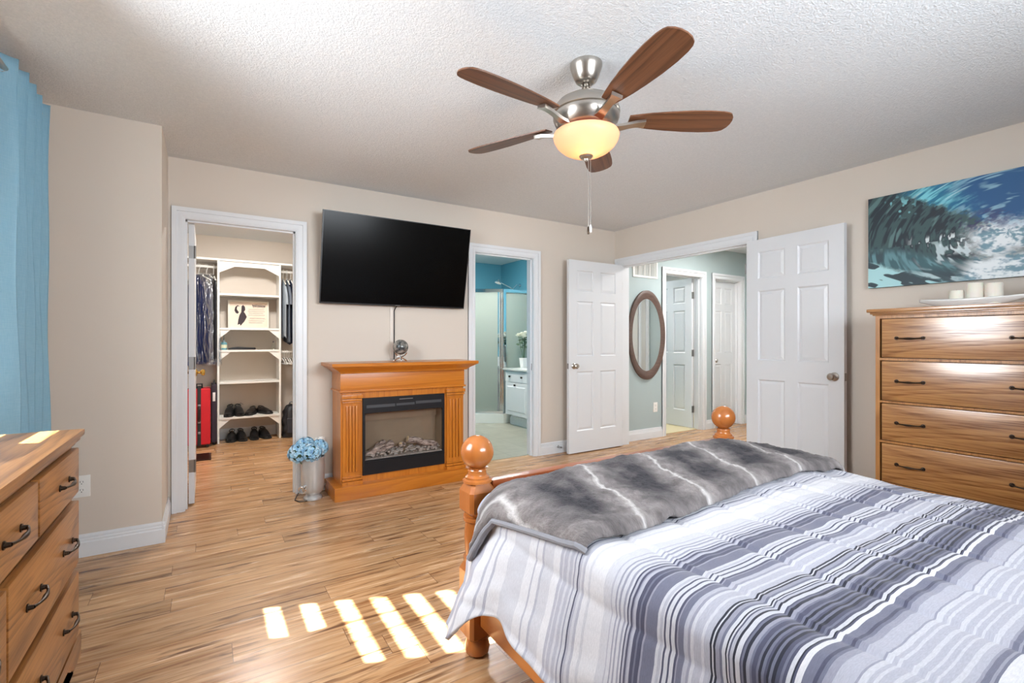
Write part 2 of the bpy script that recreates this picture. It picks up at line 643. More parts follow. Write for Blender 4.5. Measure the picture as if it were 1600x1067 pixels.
def casing_y(name, x0, x1, zt, y, out=-1, w=0.072):
    """moulded casing round an opening in a wall facing -y (out=-1), with the jamb lining"""
    mb = MB()

    def layer(o0, o1, t):
        a, b = (y + out * t, y + out * 0.0005)
        ya, yb = min(a, b), max(a, b)
        mb.box(x0 - o1, x0 - o0, ya, yb, 0.0, zt + o1)
        mb.box(x1 + o0, x1 + o1, ya, yb, 0.0, zt + o1)
        mb.box(x0 - o0, x1 + o0, ya, yb, zt + o0, zt + o1)
    k = 0.012
    layer(-k, w - k, 0.010)
    layer(0.010 - k, w * 0.34 - k, 0.014)
    layer(w * 0.60 - k, w - k, 0.020)
    return struct(mb.build(name, M['white'], smooth=False))


def jamb_y(name, x0, x1, zt, y):
    mb = MB()
    j = 0.018
    mb.box(x0, x0 + j, y - 0.001, y + T + 0.001, 0, zt)
    mb.box(x1 - j, x1, y - 0.001, y + T + 0.001, 0, zt)
    mb.box(x0 + j, x1 - j, y - 0.001, y + T + 0.001, zt - j, zt)
    mb.box(x0 + j, x0 + j + 0.011, y + 0.04, y + 0.075, 0, zt - j)
    mb.box(x1 - j - 0.011, x1 - j, y + 0.04, y + 0.075, 0, zt - j)
    mb.box(x0 + j, x1 - j, y + 0.04, y + 0.075, zt - j - 0.011, zt - j)
    return struct(mb.build(name, M['white'], smooth=False))


casing_y('trim_1', CL0, CL1, DH, D)
jamb_y('trim_2', CL0, CL1, DH, D)
casing_y('trim_3', BA0, BA1, DH, D)
jamb_y('trim_4', BA0, BA1, DH, D)
casing_y('trim_5', H10, H11, DH, D)
jamb_y('trim_6', H10, H11, DH, D)
casing_y('trim_7', H20, H21, DH, D)
jamb_y('trim_8', H20, H21, DH, D)
casing_y('trim_9', 6.36, 6.50, DH, 2.2, 1)
# double-door opening in the right wall
mb = MB()
y0, y1 = 2.392, 3.935
for (o0, o1, t) in ((-0.006, 0.072, 0.010), (0.004, 0.026, 0.014), (0.043, 0.072, 0.020)):
    mb.box(R - t, R - 0.0005, y0 - o1, y0 - o0, 0, DH + o1)
    mb.box(R - t, R - 0.0005, y1 + o0, y1 + min(o1, 0.068), 0, DH + o1)
    mb.box(R - t, R - 0.0005, y0 - o0, y1 + o0, DH + o0, DH + o1)
struct(mb.build('trim_10', M['white'], smooth=False))
mb = MB()
mb.box(R - 0.001, R + T + 0.001, y0, y0 + 0.018, 0, DH)
mb.box(R - 0.001, R + T + 0.001, y1 - 0.018, y1, 0, DH)
mb.box(R - 0.001, R + T + 0.001, y0 + 0.018, y1 - 0.018, DH - 0.018, DH)
mb.box(R + 0.04, R + 0.07, y0 + 0.018, y1 - 0.018, DH - 0.03, DH - 0.018)
struct(mb.build('trim_11', M['white'], smooth=False))

# left window with its sash and two shades, the plain one added to stop the sun
mb = MB()
wy0, wy1, wz0, wz1 = WIN
for (a0, a1, b0, b1) in ((wy0, wy1, wz0, wz0 + 0.05), (wy0, wy1, wz1 - 0.05, wz1), (wy0, wy0 + 0.05, wz0, wz1), (wy1 - 0.03, wy1, wz0, wz1), (2.22, 2.30, wz0, wz1)):
    mb.box(WL - 0.085, WL - 0.035, a0, a1, b0, b1)
win1 = struct(mb.build('window_1', M['white'], smooth=False))
MB().box(WL - 0.062, WL - 0.058, wy0 + 0.05, wy1 - 0.03, wz0 + 0.05, wz1 - 0.05).build('pane', M['glass'], win1, smooth=False)
MB().box(WL - 0.03, WL + 0.03, wy0 - 0.03, wy1 + 0.03, wz0 - 0.025, wz0).build('window_sill', M['white'], win1, smooth=False)
shade_m = flat('shade_cloth', srgb(236, 234, 228)[:3], 0.8, var=0.02, vs=60)
sh = thing('zebra_shade', 'white banded window shade beside the blue curtain', 'window shade', (WL - 0.02, 2.5, 2.10))
MB().box(WL - 0.03, WL - 0.004, 2.29, 2.83, 2.06, 2.118, 0.008).build('headrail', M['plastic'], sh)
zc = [1.022 + 0.1357 * k for k in range(6)]
edges = [wz0 + 0.002] + [q for z in zc for q in (z - 0.027, z + 0.027)] + [2.06]
for k in range(0, len(edges), 2):
    MB().box(WL - 0.021, WL - 0.018, 2.293, 2.835, edges[k], edges[k + 1]).build('fabric_band', shade_m, sh, smooth=False)
sh2 = thing('added_sun_shade', 'unseen plain white shade added to keep the sun out of the larger window pane', 'window shade', (WL - 0.02, 1.58, 2.10))  # out of view, added to block sun through this pane
MB().box(WL - 0.03, WL - 0.004, 0.905, 2.285, 2.06, 2.118, 0.008).build('headrail', M['plastic'], sh2)
MB().box(WL - 0.021, WL - 0.018, 0.91, 2.288, wz0 + 0.002, 2.06).build('fabric', shade_m, sh2, smooth=False)

# made-up rear window over the bed head, added to go with the fill lamp
mb = MB()
for (a0, a1, b0, b1) in ((RW[0], RW[1], RW[2], RW[2] + 0.05), (RW[0], RW[1], RW[3] - 0.05, RW[3]), (RW[0], RW[0] + 0.05, RW[2], RW[3]), (RW[1] - 0.05, RW[1], RW[2], RW[3]), (1.52, 1.58, RW[2], RW[3])):
    mb.box(a0, a1, YR - 0.09, YR - 0.04, b0, b1)
win2 = struct(mb.build('added_rear_window', M['white'], smooth=False))
MB().box(RW[0] + 0.05, RW[1] - 0.05, YR - 0.066, YR - 0.062, RW[2] + 0.05, RW[3] - 0.05).build('pane', M['glass'], win2, smooth=False)


# ------------------------------------------------------------------ six-panel doors
def door(name, w, loc, rot, knob_z=0.92, knob_m='nickel', knob_in=0.065, h=2.03, t=0.035, hinges=(), narrow=False):
    mb = MB()
    z0 = 0.010
    st = 0.105 if not narrow else 0.085
    mu = 0.10 if not narrow else 0.075
    zs = [z0, 0.235, 0.86, 1.02, 1.60, 1.70, 1.925, h]       # rails / panel rows
    rec, rise = 0.010, 0.006
    fy = t / 2
    mb.box(0, st, -fy, fy, z0, h)
    mb.box(w - st, w, -fy, fy, z0, h)
    for a, b in ((zs[0], zs[1]), (zs[2], zs[3]), (zs[4], zs[5]), (zs[6], zs[7])):
        mb.box(st, w - st, -fy, fy, a, b)
    cx0, cx1 = w / 2 - mu / 2, w / 2 + mu / 2
    for a, b in ((zs[1], zs[2]), (zs[3], zs[4]), (zs[5], zs[6])):
        mb.box(cx0, cx1, -fy, fy, a, b)
        for p0, p1 in ((st, cx0), (cx1, w - st)):
            mb.box(p0, p1, -fy + rec, fy - rec, a, b)
            for sgn in (-1, 1):
                yb, yt = sgn * (fy - rec), sgn * (fy - rec + rise)
                i0, i1 = 0.012, 0.034
                bq = [(p0 + i0, yb, a + i0), (p1 - i0, yb, a + i0), (p1 - i0, yb, b - i0), (p0 + i0, yb, b - i0)]
                tq = [(p0 + i1, yt, a + i1), (p1 - i1, yt, a + i1), (p1 - i1, yt, b - i1), (p0 + i1, yt, b - i1)]
                mb.hexa(bq, tq)
                # sloped moulding round the recess
                m0, m1 = 0.0, 0.010
                ye = sgn * fy
                oq = [(p0, ye, a), (p1, ye, a), (p1, ye, b), (p0, ye, b)]
                iq = [(p0 + m1, yb, a + m1), (p1 - m1, yb, a + m1), (p1 - m1, yb, b - m1), (p0 + m1, yb, b - m1)]
                vo = [mb.bm.verts.new(p) for p in oq]
                vi = [mb.bm.verts.new(p) for p in iq]
                for k in range(4):
                    mb.bm.faces.new((vo[k], vo[(k + 1) % 4], vi[(k + 1) % 4], vi[k]))
    o = struct(mb.build(name, M['doorwhite'], smooth=False))
    km = M[knob_m]
    kb = MB()
    for sgn in (-1, 1):
        Mx = Matrix.Rotation(-sgn * PI / 2, 4, 'X')
        prof = [(0.031, 0), (0.031, 0.004), (0.024, 0.009), (0.011, 0.012), (0.010, 0.030), (0.020, 0.036), (0.027, 0.046), (0.027, 0.054), (0.020, 0.063), (0.0, 0.066)]
        kb.lathe(prof, (w - knob_in, sgn * fy, knob_z), 20, Mx)
    kb.build('door_knob', km, o)
    MB().box(w - 0.001, w + 0.0015, -0.012, 0.012, knob_z - 0.028, knob_z + 0.028).build('latch_plate', M['steel'], o)
    for hz in hinges:
        hb = MB()
        hb.box(-0.003, 0.0, -0.016, 0.016, hz - 0.045, hz + 0.045)
        hb.lathe([(0.007, -0.045), (0.007, 0.045)], (-0.006, -fy - 0.004, hz), 10)
        hb.build('hinge', M['steel'], o)
    o.location = loc
    o.rotation_euler = (0, 0, rot)
    return o


door('door_1', 0.772, (3.942, 3.888, 0), PI, hinges=(0.25, 1.8))
door('door_2', 0.770, (3.930, 2.388, 0), math.atan2(-0.765, -0.050), hinges=(0.25, 1.8))
door('door_3', 0.66, (-0.086, 4.152, 0), PI / 2, 0.92, 'brass', hinges=(0.28, 1.02, 1.82))
door('door_4', 0.70, (5.543, 4.155, 0), PI / 2, hinges=(0.26, 1.02, 1.80))
door('door_5', 0.582, (6.434, 4.118, 0), PI, 0.91, hinges=(), narrow=True)
tag(MB().lathe([(0.012, 0), (0.012, 0.006), (0.005, 0.01), (0.005, 0.05), (0.009, 0.052), (0.009, 0.064), (0, 0.066)], (3.13, D - 0.017, 0.07), 12, Matrix.Rotation(PI / 2, 4, 'X')).build('door_stop', M['steel'], origin=(3.13, D - 0.017, 0.07)),
    'small metal door stop on the baseboard behind the left open double door', 'door stop')


# ------------------------------------------------------------------ bed
bed = thing('bed', 'pine four-post bed with ball finials and a low footboard', 'bed', (1.63, 0.6, 0))
BX0, BX1, BY = 0.865, 2.40, 1.60
HY = -0.62


def bed_post(x, y, tall):
    mb = MB()
    dz = tall
    hw = 0.054

    def octo(z0, z1, inset):
        # square block with arched, chamfered ends
        for (za, zb, a, b) in ((z0, z0 + 0.018, hw - inset, hw), (z0 + 0.018, z1 - 0.03, hw, hw), (z1 - 0.03, z1, hw, hw - inset)):
            def ring(r):
                k = 0.012
                return [(r, -r + k), (r, r - k), (r - k, r), (-r + k, r), (-r, r - k), (-r, -r + k), (-r + k, -r), (r - k, -r)]
            mb.hexa([(x + p, y + q, za) for p, q in ring(a)], [(x + p, y + q, zb) for p, q in ring(b)])
    # bun foot, lower block, turned shaft, upper block, rings and ball
    mb.lathe([(0.030, 0), (0.044, 0.012), (0.048, 0.035), (0.040, 0.06), (0.034, 0.07)], (x, y, 0), 28)
    octo(0.068, 0.352 + dz * 0.3, 0.014)
    b = 0.352 + dz * 0.3
    mb.lathe([(0.040, b - 0.002), (0.052, b + 0.006), (0.052, b + 0.018), (0.044, b + 0.026), (0.047, b + 0.05), (0.050, b + 0.09), (0.049, b + 0.12),
              (0.045, b + 0.150), (0.053, b + 0.156), (0.053, b + 0.166), (0.046, b + 0.170), (0.052, b + 0.174), (0.040, b + 0.18)], (x, y, 0), 28)
    u = 0.528 + dz
    if dz:
        mb.lathe([(0.046, b + 0.17), (0.046, u + 0.01)], (x, y, 0), 28)
    octo(u, u + 0.120, 0.016)
    k = u + 0.118
    mb.lathe([(0.048, k), (0.056, k + 0.004), (0.055, k + 0.012), (0.046, k + 0.017), (0.046, k + 0.023), (0.037, k + 0.030), (0.034, k + 0.040),
              (0.036, k + 0.047), (0.034, k + 0.052), (0.042, k + 0.057)], (x, y, 0), 28)
    mb.ball((x, y, k + 0.114), 0.0625, seg=32, rings=20)
    return mb


for (x, y, t) in ((BX0, BY, 0), (BX1, BY, 0), (BX0, HY, 0.45), (BX1, HY, 0.45)):
    bed_post(x, y, t).build('post', M['pine_z'], bed)
MB().box(BX0 + 0.054, BX1 - 0.054, BY - 0.026, BY + 0.026, 0.615, 0.648, 0.006).box(BX0 + 0.054, BX1 - 0.054, BY - 0.014, BY + 0.014, 0.22, 0.616).build('footboard', M['pine_x'], bed)
MB().box(BX0 + 0.05, BX1 - 0.05, HY - 0.02, HY + 0.02, 0.25, 1.02, 0.01).build('headboard', M['pine_x'], bed)
for x in (BX0, BX1):
    MB().box(x - 0.016, x + 0.016, HY + 0.05, BY - 0.05, 0.13, 0.29, 0.006).build('side_rail', M['pine_y'], bed)
matt = flat('mattress_ticking', srgb(232, 230, 226)[:3], 0.8, var=0.02)
MB().box(BX0 + 0.025, BX1 - 0.025, HY + 0.06, BY - 0.12, 0.27, 0.575, 0.05, 3).build('mattress', matt, bed)


def band_mat(name, bands, lo, hi, rough=0.85):
    """stripes across the cloth: colour as a function of the sheet's own v coordinate"""
    g = G(name, (0.8, 0.8, 0.8), rough)
    uv = g.sep(g.coord('UV'))
    wob = g.noise(g.comb(g.math('MULTIPLY', uv[0], 5.0), g.math('MULTIPLY', uv[1], 3.0), 0.0), 3.0, 2)
    vv = g.math('ADD', uv[1], g.math('MULTIPLY', g.math('SUBTRACT', wob, 0.5), 0.0022))
    bands = sorted(bands, reverse=False)           # (start, colour), ascending in v
    CH = 30
    colr = None
    for i in range(0, len(bands), CH):
        seg = bands[i:i + CH]
        a = seg[0][0]
        b = bands[i + CH][0] if i + CH < len(bands) else hi
        f = g.math('DIVIDE', g.math('SUBTRACT', vv, a), b - a)
        r = g.ramp(f, [(max(0.0, min(1, (p - a) / (b - a))), c) for p, c in seg], 'CONSTANT')
        colr = r if colr is None else g.mix(g.math('GREATER_THAN', vv, a), colr, r)
    weave = g.noise(g.comb(g.math('MULTIPLY', uv[0], 26.0), g.math('MULTIPLY', uv[1], 340.0), 0.0), 3.0, 3, 0.7)
    colr = g.mix(1.0, colr, g.ramp(weave, [(0.3, (0.84, 0.84, 0.85)), (0.7, (1.06, 1.06, 1.06))]), 'MULTIPLY')
    g.base(colr)
    g.inp('Sheen Weight', 0.15)
    g.bump(g.noise(g.coord('UV'), 300, 2), 0.1, 0.002)
    return g.m


cW, cX, cL, cM, cG, cD, cK = (srgb(212, 212, 216), srgb(196, 197, 204), srgb(174, 175, 187), srgb(146, 147, 162), srgb(108, 110, 129), srgb(74, 76, 97), srgb(34, 36, 51))
# (upper edge of the band along the bed, colour), measured from the foot towards the head
bt = [(1.60, cW), (1.53, cM), (1.52, cL), (1.50, cW), (1.45, cM), (1.44, cL), (1.40, cW), (1.36, cL), (1.352, cW), (1.33, cL), (1.322, cW), (1.28, cX), (1.20, cW), (1.17, cL), (1.163, cW), (1.14, cL), (1.132, cX), (1.09, cW),
      (1.062, cL), (1.052, cX), (1.046, cL), (1.030, cX), (1.022, cL), (1.012, cX), (1.004, cM), (1.000, cX), (0.990, cD), (0.985, cL), (0.978, cX), (0.970, cL), (0.962, cW), (0.945, cX), (0.938, cW),
      (0.888, cX), (0.862, cL), (0.858, cX), (0.846, cM), (0.842, cX), (0.834, cM), (0.829, cX), (0.820, cM), (0.814, cX), (0.808, cD), (0.803, cL), (0.797, cD), (0.792, cM), (0.788, cL), (0.781, cD), (0.772, cG), (0.768, cD), (0.757, cM), (0.752, cG),
      (0.722, cX), (0.716, cL), (0.709, cX), (0.705, cD), (0.700, cX), (0.691, cD), (0.686, cX), (0.677, cD), (0.671, cM), (0.668, cG), (0.654, cL), (0.644, cM), (0.638, cX), (0.630, cL), (0.612, cX), (0.606, cL),
      (0.593, cK), (0.588, cX), (0.585, cK), (0.580, cM), (0.572, cG), (0.566, cX), (0.559, cK), (0.556, cX), (0.553, cD), (0.550, cL), (0.544, cK), (0.539, cX), (0.530, cD), (0.527, cG), (0.523, cK), (0.517, cM), (0.510, cG),
      (0.505, cD), (0.497, cG), (0.492, cK), (0.487, cG), (0.482, cD), (0.478, cK), (0.473, cG), (0.468, cK), (0.462, cD), (0.455, cG), (0.451, cD), (0.446, cX), (0.439, cK), (0.436, cD), (0.433, cW), (0.423, cG), (0.408, cD), (0.402, cG), (0.396, cM),
      (0.384, cL), (0.358, cM), (0.354, cX), (0.345, cL), (0.338, cX), (0.333, cL), (0.318, cX), (0.310, cL), (0.300, cX), (0.296, cL), (0.287, cX), (0.283, cL), (0.270, cX), (0.262, cL), (0.250, cM), (0.246, cX), (0.243, cG), (0.238, cM), (0.234, cG), (0.230, cW),
      (0.20, cX), (0.17, cW), (0.14, cL), (0.13, cX), (0.11, cM), (0.10, cG), (0.07, cM), (0.06, cL), (0.02, cD), (0.0, cG), (-0.04, cK), (-0.06, cG), (-0.1, cL), (-0.14, cX), (-0.20, cL), (-0.22, cX), (-0.3, cG), (-0.34, cW), (-0.4, cL)]
V0, VS = -0.75, 2.5
# each band lies below its upper edge: convert to ascending starts
asc = []
for i, (yh, c) in enumerate(bt):
    yl = bt[i + 1][0] if i + 1 < len(bt) else -0.75
    asc.append(((yl - V0) / VS, c))
asc.sort(key=lambda t: t[0])
M['quilt'] = band_mat('striped_cotton_quilt', asc, 0.0, 1.0)
M['quilt_back'] = flat('grey_lining', srgb(120, 122, 132)[:3], 0.85, var=0.05)


def vnoise(x, y, seed=0):
    """smooth value noise, scalar"""
    xi, yi = math.floor(x), math.floor(y)
    fx, fy = x - xi, y - yi
    fx, fy = fx * fx * (3 - 2 * fx), fy * fy * (3 - 2 * fy)

    def h(a, b):
        n = (int(a) * 374761393 + int(b) * 668265263 + seed * 982451653) & 0xffffffff
        n = ((n ^ (n >> 13)) * 1274126177) & 0xffffffff
        return ((n ^ (n >> 16)) & 0xffff) / 65535.0
    a = h(xi, yi) + (h(xi + 1, yi) - h(xi, yi)) * fx
    b = h(xi, yi + 1) + (h(xi + 1, yi + 1) - h(xi, yi + 1)) * fx
    return a + (b - a) * fy


def sstep(a, b, x):
    t = max(0.0, min(1.0, (x - a) / (b - a)))
    return t * t * (3 - 2 * t)


QZ = 0.622


def quilt_pt(s, y, lift=0.0, stitched=True):
    """sheet point: s runs across the bed (equal to x on the flat top), y along it"""
    foot = sstep(1.0, 1.42, y)                                # 0 in the middle .. 1 near the foot
    top = QZ + 0.012 * sstep(0.9, 1.3, y) + 0.006 * math.sin(2.1 * s + 1.3 * y)
    rad = 0.085 + 0.02 * foot
    sl = 0.925                                                # where the left roll begins
    sr = 2.37
    if s >= sl and s <= sr:
        p = Vector((s, y, top - 0.03 * sstep(2.1, 2.4, s)))
        nrm = Vector((0, 0, 1))
    elif s < sl:
        d = sl - s
        arc = rad * 1.15
        if d < arc:
            a = d / rad
            p = Vector((sl - rad * math.sin(a), y, top - rad * (1 - math.cos(a))))
            nrm = Vector((-math.sin(a), 0, math.cos(a)))
        else:
            a = arc / rad
            px, pz = sl - rad * math.sin(a), top - rad * (1 - math.cos(a))
            e = d - arc
            fl = 0.03 + 0.20 * sstep(0.45, 1.05, y) + 0.03 * foot
            fl2 = 0.22 * foot
            # folds that grow towards the hem
            w = min(1.0, e / 0.3)
            fold = (0.016 * math.sin(y * 19 + 0.6) + 0.012 * math.sin(y * 31 + 2.0)) * w * (0.5 + 0.7 * foot)
            dx = e * fl + fl2 * e * e + fold
            pz2 = pz - e * (1 - 0.08 * foot) 
            p = Vector((px - dx, y + 0.02 * foot * w, pz2))
            nrm = Vector((-1, 0, 0.25)).normalized()
    else:
        d = s - sr
        t0 = top - 0.03 * sstep(2.1, 2.4, sr)
        rad = 0.09
        arc = rad * 1.3
        if d < arc:
            a = d / rad
            p = Vector((sr + rad * math.sin(a), y, t0 - rad * (1 - math.cos(a))))
            nrm = Vector((math.sin(a), 0, math.cos(a)))
        else:
            a = arc / rad
            e = d - arc
            p = Vector((sr + rad * math.sin(a) + 0.06 * e + 0.012 * math.sin(y * 17), y, t0 - rad * (1 - math.cos(a)) - e))
            nrm = Vector((1, 0, 0.2)).normalized()
    # stitched channels every 235 mm, and a soft crumple
    ph = ((s - 1.0) / 0.235) % 1.0
    dd = min(ph, 1 - ph)
    q = 0.0095 * (1 - math.exp(-(dd * 0.235 / 0.022) ** 1.2)) - 0.006
    ridge = 0.005 * math.exp(-((ph * 0.235 - 0.012) / 0.008) ** 2) if s > 0.9 else 0
    cr = (vnoise(s * 7, y * 9, 3) - 0.5) * 0.010 + (vnoise(s * 21 + 4 * y, y * 10, 5) - 0.5) * 0.006 * (1 + foot + sstep(1.3, 1.6, s) * sstep(0.6, 0.9, y))
    if not stitched:
        q, ridge, cr = 0.008, 0.0, (vnoise(s * 7, y * 9, 3) - 0.5) * 0.010
    return p + nrm * (q + ridge + cr + lift)


NS, NY = 300, 300
s0, s1 = 0.475, 2.80
ya, yb = -0.60, 1.52


def qfn(u, v):
    y = ya + (yb - ya) * v
    s = s0 + (s1 - s0) * u
    sb = s0 + 0.035 - 0.012 * math.sin(y * 6) - 0.120 * sstep(1.32, 1.46, y) + 0.03 * math.exp(-((y - 1.27) / 0.07) ** 2)
    s = sb + (s1 - sb) * u
    return quilt_pt(s, y)


mb = MB()
mb.grid(qfn, NS, NY, lambda u, v: (s0 + (s1 - s0) * u, (ya + (yb - ya) * v - V0) / VS))
# foot end of the quilt turned down behind the footboard
q = mb.build('quilt', M['quilt'], origin=(1.63, 0.5, 0.6), angle=180, fix=True)
md = q.modifiers.new('thick', 'SOLIDIFY')
md.thickness = 0.014
md.offset = -1
q.data.materials.append(M['quilt_back'])
md.material_offset = 1
md.material_offset_rim = 0
tag(q, 'grey and white striped quilted bedspread hanging over the side of the bed', 'bedspread')

# fur throw across the foot of the bed
g = G('faux_fur', srgb(190, 184, 182), 0.95)
uv = g.sep(g.coord('UV'))
wv = g.noise(g.coord('UV'), 6, 3, 0.6)
U = g.math('ADD', uv[0], g.math('ADD', g.math('MULTIPLY', wv, 0.10), g.math('MULTIPLY', uv[1], -0.25)))
fr = g.math('FRACT', g.math('DIVIDE', U, 0.335))
tri = g.math('ABSOLUTE', g.math('SUBTRACT', fr, 0.5))                 # 0.5 at a pale ridge, 0 between
mid = g.math('ABSOLUTE', g.math('SUBTRACT', g.math('ADD', uv[1], g.math('MULTIPLY', wv, 0.22)), 0.36))
dark = g.math('MULTIPLY', g.ramp(tri, [(0.16, 1.0), (0.46, 0.0)]), g.ramp(mid, [(0.10, 1.0), (0.34, 0.0)]))
dark = g.math('MULTIPLY', dark, g.ramp(g.noise(g.coord('UV'), 11, 3), [(0.25, 0.6), (0.5, 1.0)]))
hair = g.noise(g.map(g.coord('UV'), (1.0, 0.5, 1)), 170, 3, 0.7)
c = g.mix(dark, g.ramp(g.noise(g.coord('UV'), 18, 3), [(0.3, srgb(112, 105, 104)), (0.7, srgb(178, 170, 168))]), srgb(36, 32, 42))
c = g.mix(g.ramp(tri, [(0.46, 0.0), (0.497, 0.8)]), c, srgb(226, 222, 221))
c = g.mix(1.0, c, g.ramp(hair, [(0.25, (0.72, 0.72, 0.72)), (0.75, (1.12, 1.12, 1.12))]), 'MULTIPLY')
g.base(c)
g.inp('Sheen Weight', 0.1)
g.bump(hair, 1.0, 0.010)
M['fur'] = g.m
M['fur_trim'] = flat('grey_velour_edge', srgb(140, 140, 146)[:3], 0.9, var=0.08, vs=40)


def throw_span(u):
    """front and back edges of the throw (y) at s position"""
    s = 0.80 + 1.77 * u
    yf = 0.985 + 0.03 * math.sin(s * 3.4 + 0.6) + 0.028 * sstep(0.95, 1.3, s) - 0.01 * sstep(1.9, 2.3, s)
    yk = 1.475
    return s, yf, yk


def throw_pt(u, v, off=0.0):
    s, yf, yk = throw_span(u)
    y = yf + (yk - yf) * v
    # the left end drops further over the edge towards the foot
    s = s + (0.065 - 0.075 * v - 0.15 * sstep(0.80, 1.0, v)) * (1 - sstep(0.0, 0.16, u))
    edge = min(v, 1 - v) * (yk - yf)
    puff = 0.036 * (1 - math.exp(-edge / 0.016))
    ue = min(u, 1 - u) * 1.77
    puff *= 1 - 0.75 * math.exp(-ue / 0.012)
    hump = 0.030 * sstep(1.15, 1.35, y) * (1 - sstep(1.40, 1.50, y)) * sstep(0.05, 0.2, u) * (1 - sstep(0.66, 0.92, u))
    fur = (vnoise(s * 60, y * 60, 11) - 0.5) * 0.006 + (vnoise(s * 140, y * 140, 12) - 0.5) * 0.004 + (vnoise(s * 14, y * 14, 13) - 0.5) * 0.014
    return quilt_pt(s, y, 0.006 + puff + hump + fur + off, False)


mb = MB()
mb.grid(lambda u, v: throw_pt(u, v), 330, 110, lambda u, v: (1.77 * u, 0.5 * v))
th = thing('throw_blanket', 'grey faux fur throw spread across the foot of the bed', 'blanket', (1.6, 1.25, 0.64))
fur = mb.build('fur_face', M['fur'], th, angle=180)
sm = fur.modifiers.new('thick', 'SOLIDIFY')
sm.thickness = 0.012
sm.offset = -1
mb = MB()
mb.tube([throw_pt(0.002, v, -0.006) + Vector((-0.004, 0, -0.004)) for v in [k / 40 for k in range(41)]], 0.010, 8)
mb.tube([throw_pt(0.004, v, -0.010) + Vector((0.004, 0, -0.012)) for v in [k / 40 for k in range(8, 41)]], 0.009, 8)
mb.build('hem_binding', M['fur_trim'], th)


# ------------------------------------------------------------------ chests of drawers
def bail(mb, c, axis, out, L=0.125, r=0.0045):
    """bow pull: two rosettes and a bar swelling in the middle"""
    c = Vector(c)
    a = Vector((0, 1, 0)) if axis == 'y' else Vector((1, 0, 0))
    o = Vector(out)
    pts, rs = [], []
    n = 16
    for i in range(n + 1):
        t = i / n * 2 - 1
        pts.append(c + a * (t * L / 2) + o * (0.023 - 0.011 * abs(t) ** 3) + Vector((0, 0, -0.003 * (1 - t * t))))
        rs.append(r * (0.75 + 0.75 * math.exp(-(t / 0.35) ** 2) + 0.5 * math.exp(-((abs(t) - 1) / 0.12) ** 2)))
    mb.tube(pts, rs, 8)
    for sg in (-1, 1):
        q = c + a * (sg * L / 2)
        mb.tube([q, q + o * 0.014], [0.0075, 0.0055], 10)
        mb.tube([q, q + o * 0.003], 0.011, 12)
    return mb


def drawer_front(name, mat, parent, x0, x1, y0, y1, z0, z1, pulls, out, bev=0.006):
    f = MB().box(x0, x1, y0, y1, z0, z1, bev, 2).build(name, mat, parent, origin=((x0 + x1) / 2, (y0 + y1) / 2, (z0 + z1) / 2))
    xf = x1 if out > 0 else x0
    for py in pulls:
        mb = MB()
        bail(mb, (xf, py, (z0 + z1) / 2), 'y', (out, 0, 0))
        mb.build('pull', M['bronze'], f)
    return f


# tall chest on the right wall
ch = thing('chest_of_drawers', 'tall oak chest of drawers with bow pulls under the wave picture', 'chest of drawers', (3.70, 0.87, 0))
cy0, cy1, cxf = 0.455, 1.278, 3.452
mb = MB()
mb.box(cxf, 3.945, cy0, cy0 + 0.022, 0.0, 1.335)
mb.box(cxf, 3.945, cy1 - 0.022, cy1, 0.0, 1.335)
mb.box(3.93, 3.945, cy0 + 0.022, cy1 - 0.022, 0.05, 1.335)
zr = [0.085, 0.312, 0.333, 0.563, 0.584, 0.803, 0.824, 1.058, 1.081, 1.311]      # drawer edges
mb.box(cxf, 3.93, cy0 + 0.022, cy1 - 0.022, 0.055, zr[0] - 0.004)
for a, b in ((zr[1], zr[2]), (zr[3], zr[4]), (zr[5], zr[6]), (zr[7], zr[8])):
    mb.box(cxf, 3.93, cy0 + 0.022, cy1 - 0.022, a + 0.004, b - 0.004)
mb.box(cxf, 3.93, cy0 + 0.022, cy1 - 0.022, zr[9] + 0.004, 1.335)
mb.box(cxf + 0.06, cxf + 0.07, cy0 + 0.022, cy1 - 0.022, 0.06, 1.33)
mb.box(cxf - 0.004, cxf + 0.02, cy0 - 0.004, cy1 + 0.004, 0.0, 0.058, 0.003)
mb.build('carcass', M['oak_z'], ch, smooth=False)
mb = MB()
mb.box(cxf - 0.035, 3.955, cy0 - 0.036, cy1 + 0.036, 1.352, 1.373, 0.006)
mb.box(cxf - 0.022, 3.95, cy0 - 0.022, cy1 + 0.022, 1.340, 1.353, 0.004)
mb.box(cxf - 0.012, 3.948, cy0 - 0.012, cy1 + 0.012, 1.332, 1.341, 0.003)
mb.build('top', M['oak_y'], ch)
for k in range(0, 10, 2):
    drawer_front('drawer', M['oak_y'], ch, cxf - 0.004, cxf + 0.012, cy0 + 0.033, cy1 - 0.033, zr[k], zr[k + 1], (1.108, 0.625), -1, 0.004)

# low dresser under the left window
dr = thing('dresser', 'long low oak dresser under the left window', 'dresser', (-0.58, 1.62, 0))
dx0, dxf, dy0, dy1 = -0.772, -0.418, 0.83, 2.372
mb = MB()
mb.box(dx0, dxf, dy0, dy1, 0.085, 0.800)
mb.build('carcass', M['dress_y'], dr, smooth=False)
mb = MB()
mb.box(dx0, dxf + 0.030, dy0 - 0.045, dy1 + 0.050, 0.822, 0.845, 0.007)
mb.box(dx0, dxf + 0.020, dy0 - 0.03, dy1 + 0.032, 0.806, 0.823, 0.005)
mb.box(dx0, dxf + 0.008, dy0 - 0.012, dy1 + 0.014, 0.792, 0.807, 0.003)
mb.build('top', M['dress_y'], dr)
# plinth with bracket feet cut in a curve
mb = MB()


